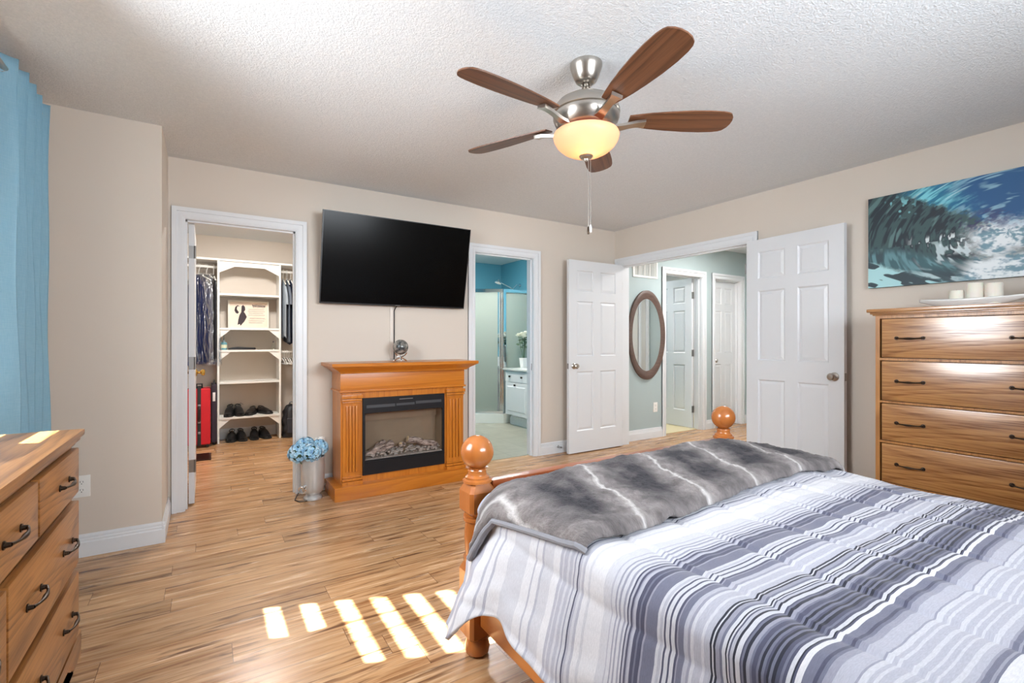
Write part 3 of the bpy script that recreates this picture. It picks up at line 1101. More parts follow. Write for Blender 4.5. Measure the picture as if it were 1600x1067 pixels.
def bracket(y0, y1, x0, x1, nrm):
    n = 24
    L = y1 - y0
    top = [(y0, 0.092), (y1, 0.092)]
    low = [(y1, 0.0)]
    for i in range(n + 1):
        t = i / n
        yy = y1 - 0.13 - (L - 0.26) * t
        zz = 0.045 * min(1, sstep(0, 0.06, min(t, 1 - t) + 0.0)) + (0.006 if 0 < t < 1 else 0)
        low.append((yy, zz))
    low.append((y0, 0.0))
    return low


pf = [(dy0 - 0.012, 0.0), (dy0 - 0.012, 0.092), (dy1 + 0.026, 0.092), (dy1 + 0.026, 0.0), (dy1 - 0.10, 0.0), (dy1 - 0.12, 0.022), (dy1 - 0.15, 0.03), (dy1 - 0.18, 0.05), (dy1 - 0.30, 0.056),
      (dy0 + 0.30, 0.056), (dy0 + 0.18, 0.05), (dy0 + 0.15, 0.03), (dy0 + 0.12, 0.022), (dy0 + 0.10, 0.0)]
bmp = mb.bm
fa = [bmp.verts.new((dxf, p, z)) for p, z in pf]
fb = [bmp.verts.new((dxf + 0.022, p, z)) for p, z in pf]
f1 = bmp.faces.new(fa)
f2 = bmp.faces.new(fb[::-1])
for i in range(len(pf)):
    j = (i + 1) % len(pf)
    bmp.faces.new((fa[i], fa[j], fb[j], fb[i]))
bmesh.ops.triangulate(bmp, faces=[f1, f2])
mb.box(dx0, dxf, dy1, dy1 + 0.026, 0.0, 0.092)
mb.box(dx0, dxf, dy0 - 0.012, dy0, 0.0, 0.092)
mb.build('plinth', M['dress_y'], dr, smooth=False)
x0, x1 = dxf + 0.001, dxf + 0.023
w3 = (dy1 - 0.012 - dy0 - 0.012 - 0.030) / 3
for k in range(3):
    a = dy0 + 0.012 + k * (w3 + 0.015)
    drawer_front('drawer', M['dress_y'], dr, x0, x1, a, a + w3, 0.622, 0.786, (a + w3 / 2 + 0.03,), 1, 0.007)
w2 = (dy1 - 0.012 - dy0 - 0.012 - 0.012) / 2
for z0, z1 in ((0.362, 0.592), (0.104, 0.330)):
    for k in range(2):
        a = dy0 + 0.012 + k * (w2 + 0.012)
        drawer_front('drawer', M['dress_y'], dr, x0, x1, a, a + w2, z0, z1, (a + 0.20, a + w2 - 0.17), 1, 0.007)

# ------------------------------------------------------------------ curtain and rod
g = G('blue_linen', srgb(104, 168, 204), 0.9)
v = g.coord()
t1 = g.noise(g.map(v, (30, 30, 420)), 1.0, 2)
t2 = g.noise(g.map(v, (420, 420, 26)), 1.0, 2)
g.base(g.mix(g.math('ADD', g.math('MULTIPLY', t1, 0.5), g.math('MULTIPLY', t2, 0.5)), srgb(122, 180, 208), srgb(182, 220, 236)))
g.bump(t1, 0.15, 0.002)
# light soaks through thin cloth
tl = g.n('ShaderNodeBsdfTranslucent')
tl.inputs[0].default_value = srgb(120, 190, 224)
mxs = g.n('ShaderNodeMixShader')
mxs.inputs[0].default_value = 0.25
out = g.nt.nodes['Material Output']
g.nt.links.new(g.b.outputs[0], mxs.inputs[1])
g.nt.links.new(tl.outputs[0], mxs.inputs[2])
g.nt.links.new(mxs.outputs[0], out.inputs[0])
M['curtain'] = g.m
cu = thing('curtain', 'light blue grommet curtain hanging at the left window', 'curtain', (-0.70, 3.0, 0.02))
CZ0, CZ1 = 0.02, 2.362
c0, c1 = 2.735, 3.285


def curt(u, v):
    z = CZ0 + (CZ1 - CZ0) * v
    y = c0 + (c1 - c0) * u
    amp = 0.040 * (1 + 0.10 * math.sin(3 * z))
    ph = 2 * PI * (u * 4.7 + 0.55)
    k = 1.0
    x = -0.702 + amp * k * math.sin(ph + 0.25 * math.sin(z * 1.7)) + 0.004 * math.sin(7 * z + 9 * u)
    yy = y + 0.012 * math.sin(2 * ph) + 0.010 * (1 - v) * math.sin(4 * u + 1)
    return Vector((x, yy, z))


mb = MB()
mb.grid(curt, 120, 60)
cl = mb.build('cloth', M['curtain'], cu, angle=180)
sm = cl.modifiers.new('thick', 'SOLIDIFY')
sm.thickness = 0.004
for k in range(8):
    u = (0.5 * (k + 2) - 0.55) / 4.7                # where the cloth crosses the rod
    p = curt(u, 0.976)
    tq = (curt(u + 0.01, 0.976) - curt(u - 0.01, 0.976)).normalized()
    pts = [p + tq * (0.021 * math.cos(a)) + Vector((0, 0, 0.021 * math.sin(a))) for a in [2 * PI * i / 20 for i in range(20)]]
    MB().tube(pts, 0.005, 6, closed=True).build('grommet', M['chrome'], cu)
rod = thing('curtain_rod', 'brushed metal curtain rod above the left window', 'curtain rod', (-0.702, 2.0, 2.305))
MB().tube([(-0.702, 0.72, 2.305), (-0.702, 3.25, 2.305)], 0.012, 12).build('pole', M['nickel'], rod)
for y in (0.72, 3.25):
    MB().ball((-0.702, y, 2.305), 0.022, seg=16, rings=10).build('finial', M['nickel'], rod)
for y in (0.85, 1.8, 2.64):
    MB().box(WL + 0.001, WL + 0.008, y - 0.02, y + 0.02, 2.28, 2.35).tube([(WL + 0.006, y, 2.305), (-0.702, y, 2.305)], 0.007, 8).build('bracket', M['nickel'], rod)


# ------------------------------------------------------------------ outlets, vents
def outlet(label, c, nrm, w=0.072, h=0.118):
    """duplex receptacle; nrm is 'x-' , 'y-' ..."""
    cx, cy, cz = c
    t = thing('wall_outlet', label, 'outlet', c)
    MB().box(cx - w / 2, cx + w / 2, cy - 0.006, cy - 0.0005, cz - h / 2, cz + h / 2, 0.002).build('cover_plate', M['plastic'], t)
    for dz in (-0.022, 0.022):
        f = MB().prism([(cx + 0.015 * math.cos(a), cz + dz + 0.0165 * math.sin(a)) for a in [2 * PI * i / 16 for i in range(16)]], 'y', cy - 0.0075, cy - 0.0055).build('socket', M['plastic'], t)
        mb = MB()
        mb.box(cx - 0.007, cx - 0.005, cy - 0.0082, cy - 0.007, cz + dz - 0.001, cz + dz + 0.008)
        mb.box(cx + 0.005, cx + 0.007, cy - 0.0082, cy - 0.007, cz + dz - 0.001, cz + dz + 0.007)
        mb.lathe([(0.0024, 0), (0.0024, 0.001)], (cx, cy - 0.0072, cz + dz - 0.008), 10, Matrix.Rotation(PI / 2, 4, 'X'))
        mb.build('slots', M['matblack'], f)
    return t


outlet('white wall outlet beside the dresser, below the blue curtain', (-0.571, J, 0.385), 'y-')
outlet('white wall outlet under the oval mirror in the hall', (4.655, D, 0.37), 'y-')
fv = thing('floor_vent', 'brown metal floor vent just inside the closet doorway', 'vent', (-0.01, 5.80, 0))
MB().box(-0.09, 0.045, 5.63, 5.98, 0.0005, 0.006, 0.002).build('frame', M['bronze'], fv)
mb = MB()
for k in range(14):
    y = 5.65 + k * 0.0236
    mb.box(-0.075, 0.03, y, y + 0.008, 0.006, 0.009)
mb.build('louvres', M['bronze'], fv, smooth=False)


# ------------------------------------------------------------------ electric fireplace
fp = thing('electric_fireplace', 'honey oak electric fireplace with fluted pilasters under the television', 'fireplace', (1.36, 3.83, 0))
fx0, fx1 = 0.850, 1.872         # body
fyf, fyb = 3.715, 3.985
MB().box(0.792, 1.932, 3.642, fyb, 0.0, 0.100, 0.004).build('plinth', M['honey_x'], fp)
ox0, ox1, oz0, oz1 = 1.010, 1.692, 0.150, 0.742     # firebox opening
mb = MB()
mb.box(fx0, fx0 + 0.02, fyf, fyb, 0.100, 0.800)
mb.box(fx1 - 0.02, fx1, fyf, fyb, 0.100, 0.800)
mb.box(fx0 + 0.02, fx1 - 0.02, fyb - 0.012, fyb, 0.100, 0.800)
mb.box(fx0 + 0.02, ox0, fyf, fyf + 0.02, 0.100, 0.800)
mb.box(ox1, fx1 - 0.02, fyf, fyf + 0.02, 0.100, 0.800)
mb.box(ox0, ox1, fyf, fyf + 0.02, 0.100, oz0)
mb.box(ox0, ox1, fyf, fyf + 0.02, oz1, 0.800)
mb.build('surround', M['honey_z'], fp, smooth=False)
MB().box(fx0 - 0.004, fx1 + 0.004, fyf - 0.012, fyb, 0.802, 0.940, 0.002).build('frieze', M['honey_x'], fp)
mb = MB()
mb.box(fx0 - 0.014, fx1 + 0.014, fyf - 0.024, fyb, 0.792, 0.806, 0.005, 3)
mb.build('frieze_bead', M['honey_x'], fp)
# mantel shelf with a cove cornice that returns along the sides
mb = MB()
steps = [(0.938, 0.012), (0.948, 0.016), (0.950, 0.024), (0.958, 0.030), (0.968, 0.046), (0.980, 0.068), (0.984, 0.070), (0.986, 0.078), (0.990, 0.084)]
rings = []
for z, o in steps + [(1.012, 0.086), (1.014, 0.083)]:
    rings.append([mb.bm.verts.new(p) for p in ((fx0 - o, fyf - o - 0.035, z), (fx1 + o, fyf - o - 0.035, z), (fx1 + o, 3.992, z), (fx0 - o, 3.992, z))])
mb.bm.faces.new(rings[0][::-1])
mb.bm.faces.new(rings[-1])
for A, B in zip(rings, rings[1:]):
    for i in range(4):
        mb.bm.faces.new((A[i], A[(i + 1) % 4], B[(i + 1) % 4], B[i]))
mb.build('mantel_shelf', M['honey_x'], fp, angle=25)
for px0, px1 in ((fx0 + 0.012, ox0 - 0.018), (ox1 + 0.018, fx1 - 0.012)):
    mb = MB()
    mb.box(px0, px1, fyf - 0.014, fyf, 0.100, 0.786)
    # base and capital mouldings
    for z0, z1, o in ((0.100, 0.126, 0.030), (0.130, 0.146, 0.020), (0.150, 0.160, 0.010), (0.712, 0.722, 0.010), (0.726, 0.744, 0.020), (0.748, 0.776, 0.028)):
        mb.box(px0 - o * 0.4, px1 + o * 0.4, fyf - 0.014 - o, fyf, z0, z1, 0.003)
    # fluting: reeds left standing between grooves
    n = 4
    wf = (px1 - px0 - 0.036) / n
    for k in range(n):
        a = px0 + 0.018 + k * wf
        if k % 1 == 0:
            mb.box(a + 0.0045, a + wf - 0.0045, fyf - 0.027, fyf - 0.012, 0.195, 0.690, 0.004)
    mb.build('pilaster', M['honey_z'], fp, smooth=True, angle=20)
fb = MB()
fb.box(ox0 + 0.001, ox1 - 0.001, fyf - 0.012, fyf + 0.004, oz1 - 0.118, oz1 - 0.001)      # top fascia
fb.box(ox0 + 0.001, ox1 - 0.001, fyf - 0.012, fyf + 0.004, oz0 + 0.001, oz0 + 0.112)      # bottom fascia
fb.box(ox0 + 0.001, ox0 + 0.020, fyf - 0.012, fyf + 0.004, oz0 + 0.112, oz1 - 0.118)
fb.box(ox1 - 0.020, ox1 - 0.001, fyf - 0.012, fyf + 0.004, oz0 + 0.112, oz1 - 0.118)
fb.box(ox0 + 0.001, ox1 - 0.001, fyf - 0.016, fyf - 0.010, oz0 + 0.094, oz0 + 0.100)
fire = fb.build('firebox_frame', M['matblack'], fp, smooth=False)
mb = MB()
mb.box(ox0 + 0.03, ox0 + 0.255, fyf - 0.0125, fyf - 0.011, 0.664, 0.686)
mb.box(ox0 + 0.265, ox1 - 0.265, fyf - 0.0125, fyf - 0.011, 0.668, 0.686)
mb.box(ox1 - 0.255, ox1 - 0.03, fyf - 0.0125, fyf - 0.011, 0.672, 0.694)
mb.build('air_outlet', flat('heater_grille', (0.05, 0.053, 0.06), 0.4, var=0.1), fire, smooth=False)
MB().box(1.30, 1.412, fyf - 0.0135, fyf - 0.011, 0.716, 0.721).build('nameplate', M['steel'], fire, smooth=False)
g = G('firebox_back', srgb(104, 88, 72), 0.55)
v = g.coord()
g.base(g.mix(g.noise(v, 4, 3), srgb(132, 114, 94), srgb(164, 146, 124)))
M['fireback'] = g.m
gz0, gz1 = oz0 + 0.112, oz1 - 0.118
mb = MB()
mb.box(ox0 + 0.006, ox1 - 0.006, fyf + 0.17, fyf + 0.176, oz0 + 0.02, oz1 - 0.02)
mb.box(ox0 + 0.002, ox0 + 0.008, fyf + 0.004, fyf + 0.17, oz0 + 0.02, oz1 - 0.02)
mb.box(ox1 - 0.008, ox1 - 0.002, fyf + 0.004, fyf + 0.17, oz0 + 0.02, oz1 - 0.02)
mb.box(ox0 + 0.008, ox1 - 0.008, fyf + 0.15, fyf + 0.17, gz1 - 0.085, oz1 - 0.02)
mb.build('liner', M['fireback'], fire, smooth=False)
g = G('charred_log', srgb(120, 108, 104), 0.9)
v = g.coord()
g.base(g.mix(g.ramp(g.noise(g.map(v, (9, 30, 30)), 1.6, 4, 0.7), [(0.38, 0.0), (0.62, 1.0)]), srgb(96, 82, 80), srgb(206, 190, 182)))
g.bump(g.noise(v, 60, 4), 0.8, 0.01)
M['log'] = g.m
logend = flat('log_cut_end', srgb(214, 190, 154)[:3], 0.8, var=0.2, vs=40)


def log(p0, p1, r0, r1, sd, end=True):
    p0, p1 = Vector(p0), Vector(p1)
    n = 14
    rr = random.Random(sd)
    pts = [p0.lerp(p1, i / n) + Vector((0, 0, 0.006 * math.sin(i * 0.9 + sd))) for i in range(n + 1)]
    rs = [(r0 + (r1 - r0) * i / n) * (1 + 0.14 * (rr.random() - 0.5)) for i in range(n + 1)]
    mb = MB()
    mb.tube(pts, rs, 14)
    for v in mb.bm.verts:
        v.co += Vector(((rr.random() - .5), (rr.random() - .5), (rr.random() - .5))) * 0.006
    o = mb.build('log', M['log'], fire, angle=180)
    if end:
        dv = (p0 - p1).normalized()
        MB().tube([p0 + dv * 0.001, p0 + dv * 0.004], r0 * 0.86, 14).build('cut_end', logend, o)


gy = fyf + 0.085
log((1.275, gy - 0.01, 0.352), (1.045, gy - 0.02, 0.286), 0.031, 0.020, 1, False)
log((1.215, gy + 0.02, 0.372), (1.100, gy + 0.03, 0.300), 0.018, 0.014, 2, False)
log((1.345, gy + 0.0, 0.338), (1.385, gy + 0.03, 0.322), 0.018, 0.017, 3)
log((1.405, gy + 0.0, 0.374), (1.650, gy - 0.015, 0.302), 0.027, 0.026, 4)
mb = MB()
rr = random.Random(5)
for k in range(240):
    x = ox0 + 0.025 + rr.random() * (ox1 - ox0 - 0.05)
    y = fyf + 0.02 + rr.random() * 0.13
    s_ = 0.005 + rr.random() * 0.010
    z = oz0 + 0.116 + rr.random() * 0.018 + 0.02 * (y - fyf) / 0.13
    mb.box(x, x + s_ * 1.6, y, y + s_ * 1.4, z, z + s_)
mb.box(ox0 + 0.008, ox1 - 0.008, fyf + 0.006, fyf + 0.168, oz0 + 0.10, oz0 + 0.117)
eb = mb.build('ember_bed', flat('ash_embers', srgb(170, 164, 160)[:3], 0.9, var=0.6, vs=60), fire, smooth=False)
eb['kind'] = 'stuff'
MB().box(ox0 + 0.019, ox1 - 0.019, fyf - 0.004, fyf - 0.002, gz0 - 0.001, gz1 + 0.001).build('glass_pane', M['fireglass'], fire, smooth=False)

# ------------------------------------------------------------------ television on a tilting bracket
tv = thing('television', 'flat black wall-mounted television tilted down above the fireplace', 'television', (1.375, D - 0.13, 1.825))
TWD, THT = 1.252, 0.713
tilt = math.radians(11.3)
Mt = Matrix.Translation((1.372, D - 0.135, 1.826)) @ Matrix.Rotation(math.pi / 2 + tilt, 4, 'X')
# local frame: x right, y up the screen, z towards the viewer


def tvbox(x0, x1, y0, y1, z0, z1, bev=0.0):
    return MB().box(x0, x1, y0, y1, z0, z1, bev).xf(Mt)


hw, hh = TWD / 2, THT / 2
tvbox(-hw + 0.004, hw - 0.004, -hh + 0.004, hh - 0.004, -0.016, 0.004).build('screen', M['screen'], tv)
mb = MB()
for a in ((-hw, hw, hh - 0.006, hh), (-hw, hw, -hh, -hh + 0.012), (-hw, -hw + 0.006, -hh + 0.012, hh - 0.006), (hw - 0.006, hw, -hh + 0.012, hh - 0.006)):
    mb.box(a[0], a[1], a[2], a[3], -0.018, 0.006)
mb.xf(Mt)
mb.build('bezel', M['black'], tv, smooth=False)
tvbox(-hw + 0.06, hw - 0.06, -hh + 0.02, hh - 0.16, -0.055, -0.017, 0.012).build('back_cover', M['black'], tv)
tvbox(-0.022, 0.022, -hh + 0.003, -hh + 0.008, 0.006, 0.0068).build('badge', M['steel'], tv)
mb = MB()
mb.box(1.20, 1.54, D - 0.012, D - 0.001, 1.70, 2.02)
for x in (1.22, 1.50):
    mb.tube([(x, D - 0.012, 1.90), (x, D - 0.09, 1.88)], 0.012, 8)
mb.build('wall_bracket', M['matblack'], tv, smooth=False)
cc = thing('cord_cover', 'white cord cover running down the wall from television to mantel', 'cord cover', (1.345, D - 0.008, 1.0))
MB().box(1.326, 1.356, D - 0.013, D - 0.001, 1.03, 1.62, 0.004).build('channel', flat('painted_channel', srgb(222, 212, 202)[:3], 0.4, var=0.01), cc)
tag(MB().tube([(1.40, D - 0.075, 1.53), (1.368, D - 0.03, 1.462), (1.364, D - 0.008, 1.44), (1.364, D - 0.006, 1.02)], 0.0042, 6).build('power_cord', M['black'], origin=(1.364, D - 0.006, 1.02)),
    'thin black cord dropping behind the globe from the television', 'cord')

# globe on a crossed silver stand
gl = thing('globe_ornament', 'small grey globe on a crossed silver stand on the mantel', 'globe', (1.362, 3.85, 1.014))
g = G('grey_globe', srgb(110, 112, 112), 0.2, 0.3)
g.base(g.ramp(g.noise(g.coord(), 26, 4, 0.6), [(0.42, srgb(70, 74, 76)), (0.5, srgb(120, 120, 116)), (0.62, srgb(176, 172, 164))]))
gz = 1.014 + 0.116
MB().ball((1.362, 3.85, gz), 0.0625, seg=32, rings=20).build('ball', g.m, gl)
mb = MB()
for a in (0.3, 0.3 + 2 * PI / 3, 0.3 + 4 * PI / 3):
    ca, sa = math.cos(a), math.sin(a)
    pts = [(1.362 + r * ca, 3.85 + r * sa, z) for r, z in ((0.058, 1.019), (0.030, 1.034), (0.0, 1.046), (-0.034, 1.060), (-0.0555, 1.084))]
    mb.tube(pts, [0.006, 0.0055, 0.006, 0.005, 0.004], 8)
    mb.ball(pts[0], 0.007, seg=10, rings=8)
mb.build('stand', M['chrome'], gl)

# silver urn with blue hydrangeas
ur = thing('silver_urn', 'silver urn with ring handles on the floor left of the fireplace', 'urn', (0.672, 3.855, 0))
ux, uy = 0.676, 3.83
g = G('brushed_silver', srgb(176, 178, 178), 0.35, 0.55)
g.base(g.mix(g.noise(g.coord(), 9, 3), srgb(184, 187, 188), srgb(216, 218, 218)))
silver = g.m
prof = [(0.062, 0), (0.066, 0.006), (0.064, 0.018), (0.052, 0.028), (0.044, 0.036), (0.046, 0.042), (0.062, 0.050), (0.074, 0.066), (0.080, 0.10), (0.083, 0.17), (0.083, 0.25), (0.081, 0.305), (0.086, 0.312), (0.086, 0.318), (0.078, 0.318), (0.078, 0.10), (0.0, 0.06)]
MB().lathe(prof, (ux, uy, 0), 40).build('body', silver, ur)
for sg in (-1, 1):
    ang = math.radians(218 if sg < 0 else 38)
    ca, sa = math.cos(ang), math.sin(ang)
    mb = MB()
    c0_ = Vector((ux + 0.083 * ca, uy + 0.083 * sa, 0.115))
    mb.tube([c0_ - Vector((0.004 * ca, 0.004 * sa, 0)), c0_ + Vector((0.022 * ca, 0.022 * sa, 0))], [0.014, 0.009], 12)
    mb.ball(c0_ + Vector((0.026 * ca, 0.026 * sa, 0)), 0.011, seg=12, rings=8)
    cc_ = c0_ + Vector((0.024 * ca, 0.024 * sa, -0.012))
    mb.tube([cc_ + Vector((0.030 * math.cos(t) * -sa, 0.030 * math.cos(t) * ca, 0.026 * math.sin(t) - 0.008)) for t in [2 * PI * k / 24 for k in range(24)]], 0.0045, 6, closed=True)
    mb.build('ring_handle', M['chrome'], ur)
hyd = thing('hydrangea_bunch', 'bunch of pale blue hydrangeas filling the silver urn', 'flowers', (ux, uy, 0.30))
g = G('hydrangea_petals', srgb(150, 196, 224), 0.8)
g.base(g.ramp(g.noise(g.coord(), 30, 2), [(0.3, srgb(112, 158, 206)), (0.5, srgb(156, 204, 228)), (0.7, srgb(206, 226, 238))]))
petal = g.m
leafm = flat('hydrangea_leaf', srgb(66, 92, 66)[:3], 0.6, var=0.2)
rr = random.Random(3)


def florets(mb, c, R_, n, ps):
    for k in range(n):
        z = 1 - 1.75 * (k + 0.5) / n
        a = k * 2.399963
        q = math.sqrt(max(0, 1 - z * z))
        nrm = Vector((q * math.cos(a), q * math.sin(a), z))
        nrm = (nrm + Vector((rr.random() - .5, rr.random() - .5, rr.random() - .5)) * 0.5).normalized()
        p = Vector(c) + nrm * R_ * (0.9 + 0.2 * rr.random())
        t = nrm.orthogonal().normalized()
        b = nrm.cross(t)
        a0 = rr.random() * PI
        for m_ in range(4):
            aa = a0 + m_ * PI / 2
            d1 = t * math.cos(aa) + b * math.sin(aa)
            d2 = t * math.cos(aa + PI / 2) + b * math.sin(aa + PI / 2)
            vs = [mb.bm.verts.new(p - nrm * 0.002), mb.bm.verts.new(p + d1 * ps * 0.55 + d2 * ps * 0.5 + nrm * 0.003), mb.bm.verts.new(p + d1 * ps * 1.05 + nrm * 0.001), mb.bm.verts.new(p + d1 * ps * 0.55 - d2 * ps * 0.5 + nrm * 0.003)]
            mb.bm.faces.new(vs)


for (cx, cy, cz, rad) in ((ux - 0.105, uy - 0.02, 0.355, 0.066), (ux - 0.020, uy - 0.055, 0.360, 0.066), (ux + 0.045, uy + 0.0, 0.376, 0.058), (ux - 0.040, uy + 0.045, 0.385, 0.066), (ux - 0.07, uy - 0.005, 0.400, 0.052)):
    mb = MB()
    florets(mb, (cx, cy, cz), rad, 130, 0.017)
    b_ = mb.build('bloom', petal, hyd, smooth=False, fix=False)
    MB().ball((cx, cy, cz), rad * 0.86, seg=14, rings=10).tube([(cx, cy, cz - rad * 0.8), (ux + (cx - ux) * 0.3, uy + (cy - uy) * 0.3, 0.22)], 0.004, 6).build('stem', leafm, b_)

nl = thing('plug_in_air_freshener', 'white plug-in air freshener on the wall above the silver urn', 'air freshener', (0.762, D - 0.003, 0.375))
MB().box(0.725, 0.80, D - 0.006, D - 0.0005, 0.30, 0.418, 0.002).build('cover_plate', M['plastic'], nl)
MB().lathe([(0.026, 0), (0.034, 0.015), (0.036, 0.05), (0.030, 0.085), (0.016, 0.105), (0, 0.11)], (0.762, D - 0.034, 0.325), 20, None, 1.0, 0.75).build('body', M['plastic'], nl)
tag(MB().tube([(0.60, 4.0 - 0.01, 0.012), (0.575, 3.93, 0.005), (0.555, 3.85, 0.005), (0.575, 3.80, 0.005), (0.62, 3.785, 0.005), (0.66, 3.80, 0.005), (0.70, 3.90, 0.005), (0.74, 3.985, 0.012)], 0.004, 6).build('extension_cord', M['bronze'], origin=(0.56, 3.85, 0)),
    'dark cord curving on the floor behind the silver urn', 'cord')


# ------------------------------------------------------------------ ceiling fan
FX, FY = 1.463, 1.664
fan = thing('ceiling_fan', 'five-blade walnut ceiling fan with a lit frosted bowl', 'ceiling fan', (FX, FY, H))
L = lambda prof, seg=40: MB().lathe(prof, (FX, FY, 0), seg)
L([(0.073, 2.4395), (0.073, 2.428), (0.070, 2.418), (0.060, 2.388), (0.048, 2.362), (0.036, 2.352), (0.022, 2.350), (0.020, 2.356), (0.0, 2.36)]).build('canopy', M['nickel'], fan)
L([(0.0125, 2.362), (0.0125, 2.315)], 20).build('downrod', M['nickel'], fan)
L([(0.017, 2.334), (0.021, 2.328), (0.027, 2.300), (0.032, 2.290), (0.0, 2.289)], 28).build('coupling', M['nickel'], fan)
L([(0.030, 2.294), (0.060, 2.291), (0.095, 2.281), (0.128, 2.262), (0.146, 2.240), (0.152, 2.222), (0.152, 2.212), (0.145, 2.208), (0.145, 2.204), (0.0, 2.204)], 56).build('motor_cap', M['nickel'], fan)
L([(0.143, 2.206), (0.150, 2.203), (0.150, 2.190), (0.142, 2.170), (0.128, 2.146), (0.112, 2.130), (0.104, 2.124), (0.0, 2.124)], 56).build('motor_housing', M['nickel'], fan)
L([(0.060, 2.126), (0.060, 2.108), (0.030, 2.100), (0.0, 2.100)], 32).build('light_fitter', M['nickel'], fan)
g = G('lit_alabaster_glass', (0.80, 0.60, 0.45), 0.35)
g.inp('Emission Color', (1.0, 0.62, 0.38, 1))
g.inp('Emission Strength', 0.12)
tl = g.n('ShaderNodeBsdfTranslucent')
tl.inputs[0].default_value = (1.0, 0.70, 0.48, 1)
mxs = g.n('ShaderNodeMixShader')
mxs.inputs[0].default_value = 0.6
g.nt.links.new(g.b.outputs[0], mxs.inputs[1])
g.nt.links.new(tl.outputs[0], mxs.inputs[2])
g.nt.links.new(mxs.outputs[0], g.nt.nodes['Material Output'].inputs[0])
bowl = [(0.138, 2.122), (0.146, 2.122), (0.150, 2.112), (0.146, 2.094), (0.132, 2.070), (0.108, 2.048), (0.078, 2.032), (0.040, 2.024), (0.012, 2.022)]
inner = [(0.010, 2.027), (0.040, 2.029), (0.075, 2.037), (0.104, 2.053), (0.127, 2.074), (0.141, 2.096), (0.144, 2.112), (0.138, 2.118)]
L(bowl + inner + [(0.138, 2.122)], 56).build('bowl_shade', g.m, fan)
L([(0.030, 2.026), (0.032, 2.020), (0.026, 2.012), (0.012, 2.008), (0.009, 2.000), (0.0, 1.998)], 24).build('finial', M['nickel'], fan)
bulb = bpy.data.lights.new('fan_bulb', 'POINT')
bulb.energy = 0.95
bulb.color = (1.0, 0.76, 0.52)
bulb.shadow_soft_size = 0.03
bo = bpy.data.objects.new('fan_bulb', bulb)
bo.location = (FX - 0.005, FY - 0.02, 2.072)
C.objects.link(bo)
for (dx, dy, zb, nm) in ((0.016, -0.012, 1.700, 0), (-0.006, -0.022, 1.688, 1)):
    mb = MB()
    n = 60
    z0_, z1_ = 2.006, zb
    mb.tube([(FX + dx, FY + dy, z0_), (FX + dx, FY + dy, z1_)], 0.0012, 6)
    pc = mb.build('pull_chain', M['nickel'], fan)
    MB().lathe([(0.002, 0.022), (0.005, 0.016), (0.006, 0.0), (0.005, -0.012), (0.0, -0.014)], (FX + dx, FY + dy, zb - 0.014), 12).build('chain_knob', M['ceramic'] if nm == 0 else M['bronze'], pc)


def blade_outline():
    st = [(0.0, 0.034), (0.04, 0.043), (0.10, 0.054), (0.18, 0.064), (0.27, 0.0715), (0.35, 0.0735), (0.41, 0.070), (0.440, 0.064)]
    tip = [(0.455, 0.056), (0.468, 0.036), (0.474, 0.012)]
    up = st + tip
    return [(x, y) for x, y in up] + [(x, -y * (0.98)) for x, y in reversed(up)]


def make_blade():
    mb = MB()
    ol = blade_outline()
    mb.hexa([(0.195 + x, y, -0.003) for x, y in ol], [(0.195 + x, y, 0.003) for x, y in ol])
    b = mb.build('blade', M['walnut'], None, angle=40)
    m2 = MB()
    # bracket: curved arm from the motor, broad pad under the blade
    n = 8
    prev = None
    ring = []
    for i in range(n + 1):
        t = i / n
        x = 0.118 + 0.150 * t
        z = -0.030 + 0.026 * sstep(0.0, 0.9, t) - 0.004
        w = 0.024 - 0.008 * math.sin(PI * t * 0.9) + (0.004 if t > 0.9 else 0)
        ring.append([m2.bm.verts.new(p) for p in ((x, -w, z), (x, w, z), (x, w, z - 0.011 - 0.004 * t), (x, -w, z - 0.011 - 0.004 * t))])
    for A, B in zip(ring, ring[1:]):
        for i in range(4):
            m2.bm.faces.new((A[i], A[(i + 1) % 4], B[(i + 1) % 4], B[i]))
    m2.bm.faces.new(ring[0][::-1])
    m2.bm.faces.new(ring[-1])
    k = m2.build('blade_bracket', M['nickel'], b, angle=30)
    return b


b0 = make_blade()
for k in range(5):
    b = b0 if k == 0 else copy_tree(b0)
    b.parent = fan
    a = math.radians(41 + 72 * k)
    b.rotation_mode = 'XYZ'
    b.matrix_local = Matrix.Translation((0, 0, 2.186 - H)) @ Matrix.Rotation(a, 4, 'Z') @ Matrix.Rotation(math.radians(-12), 4, 'X')

# ------------------------------------------------------------------ wave picture, dish and candles
def vn(x, y, seed):
    xi, yi = np.floor(x).astype(np.int64), np.floor(y).astype(np.int64)
    fx, fy = x - xi, y - yi
    fx, fy = fx * fx * (3 - 2 * fx), fy * fy * (3 - 2 * fy)

    def h(a, b):
        n = (a * 374761393 + b * 668265263 + seed * 982451653) & 0xffffffff
        n = ((n ^ (n >> 13)) * 1274126177) & 0xffffffff
        return ((n ^ (n >> 16)) & 0xffff) / 65535.0
    a = h(xi, yi) + (h(xi + 1, yi) - h(xi, yi)) * fx
    b = h(xi, yi + 1) + (h(xi + 1, yi + 1) - h(xi, yi + 1)) * fx
    return a + (b - a) * fy


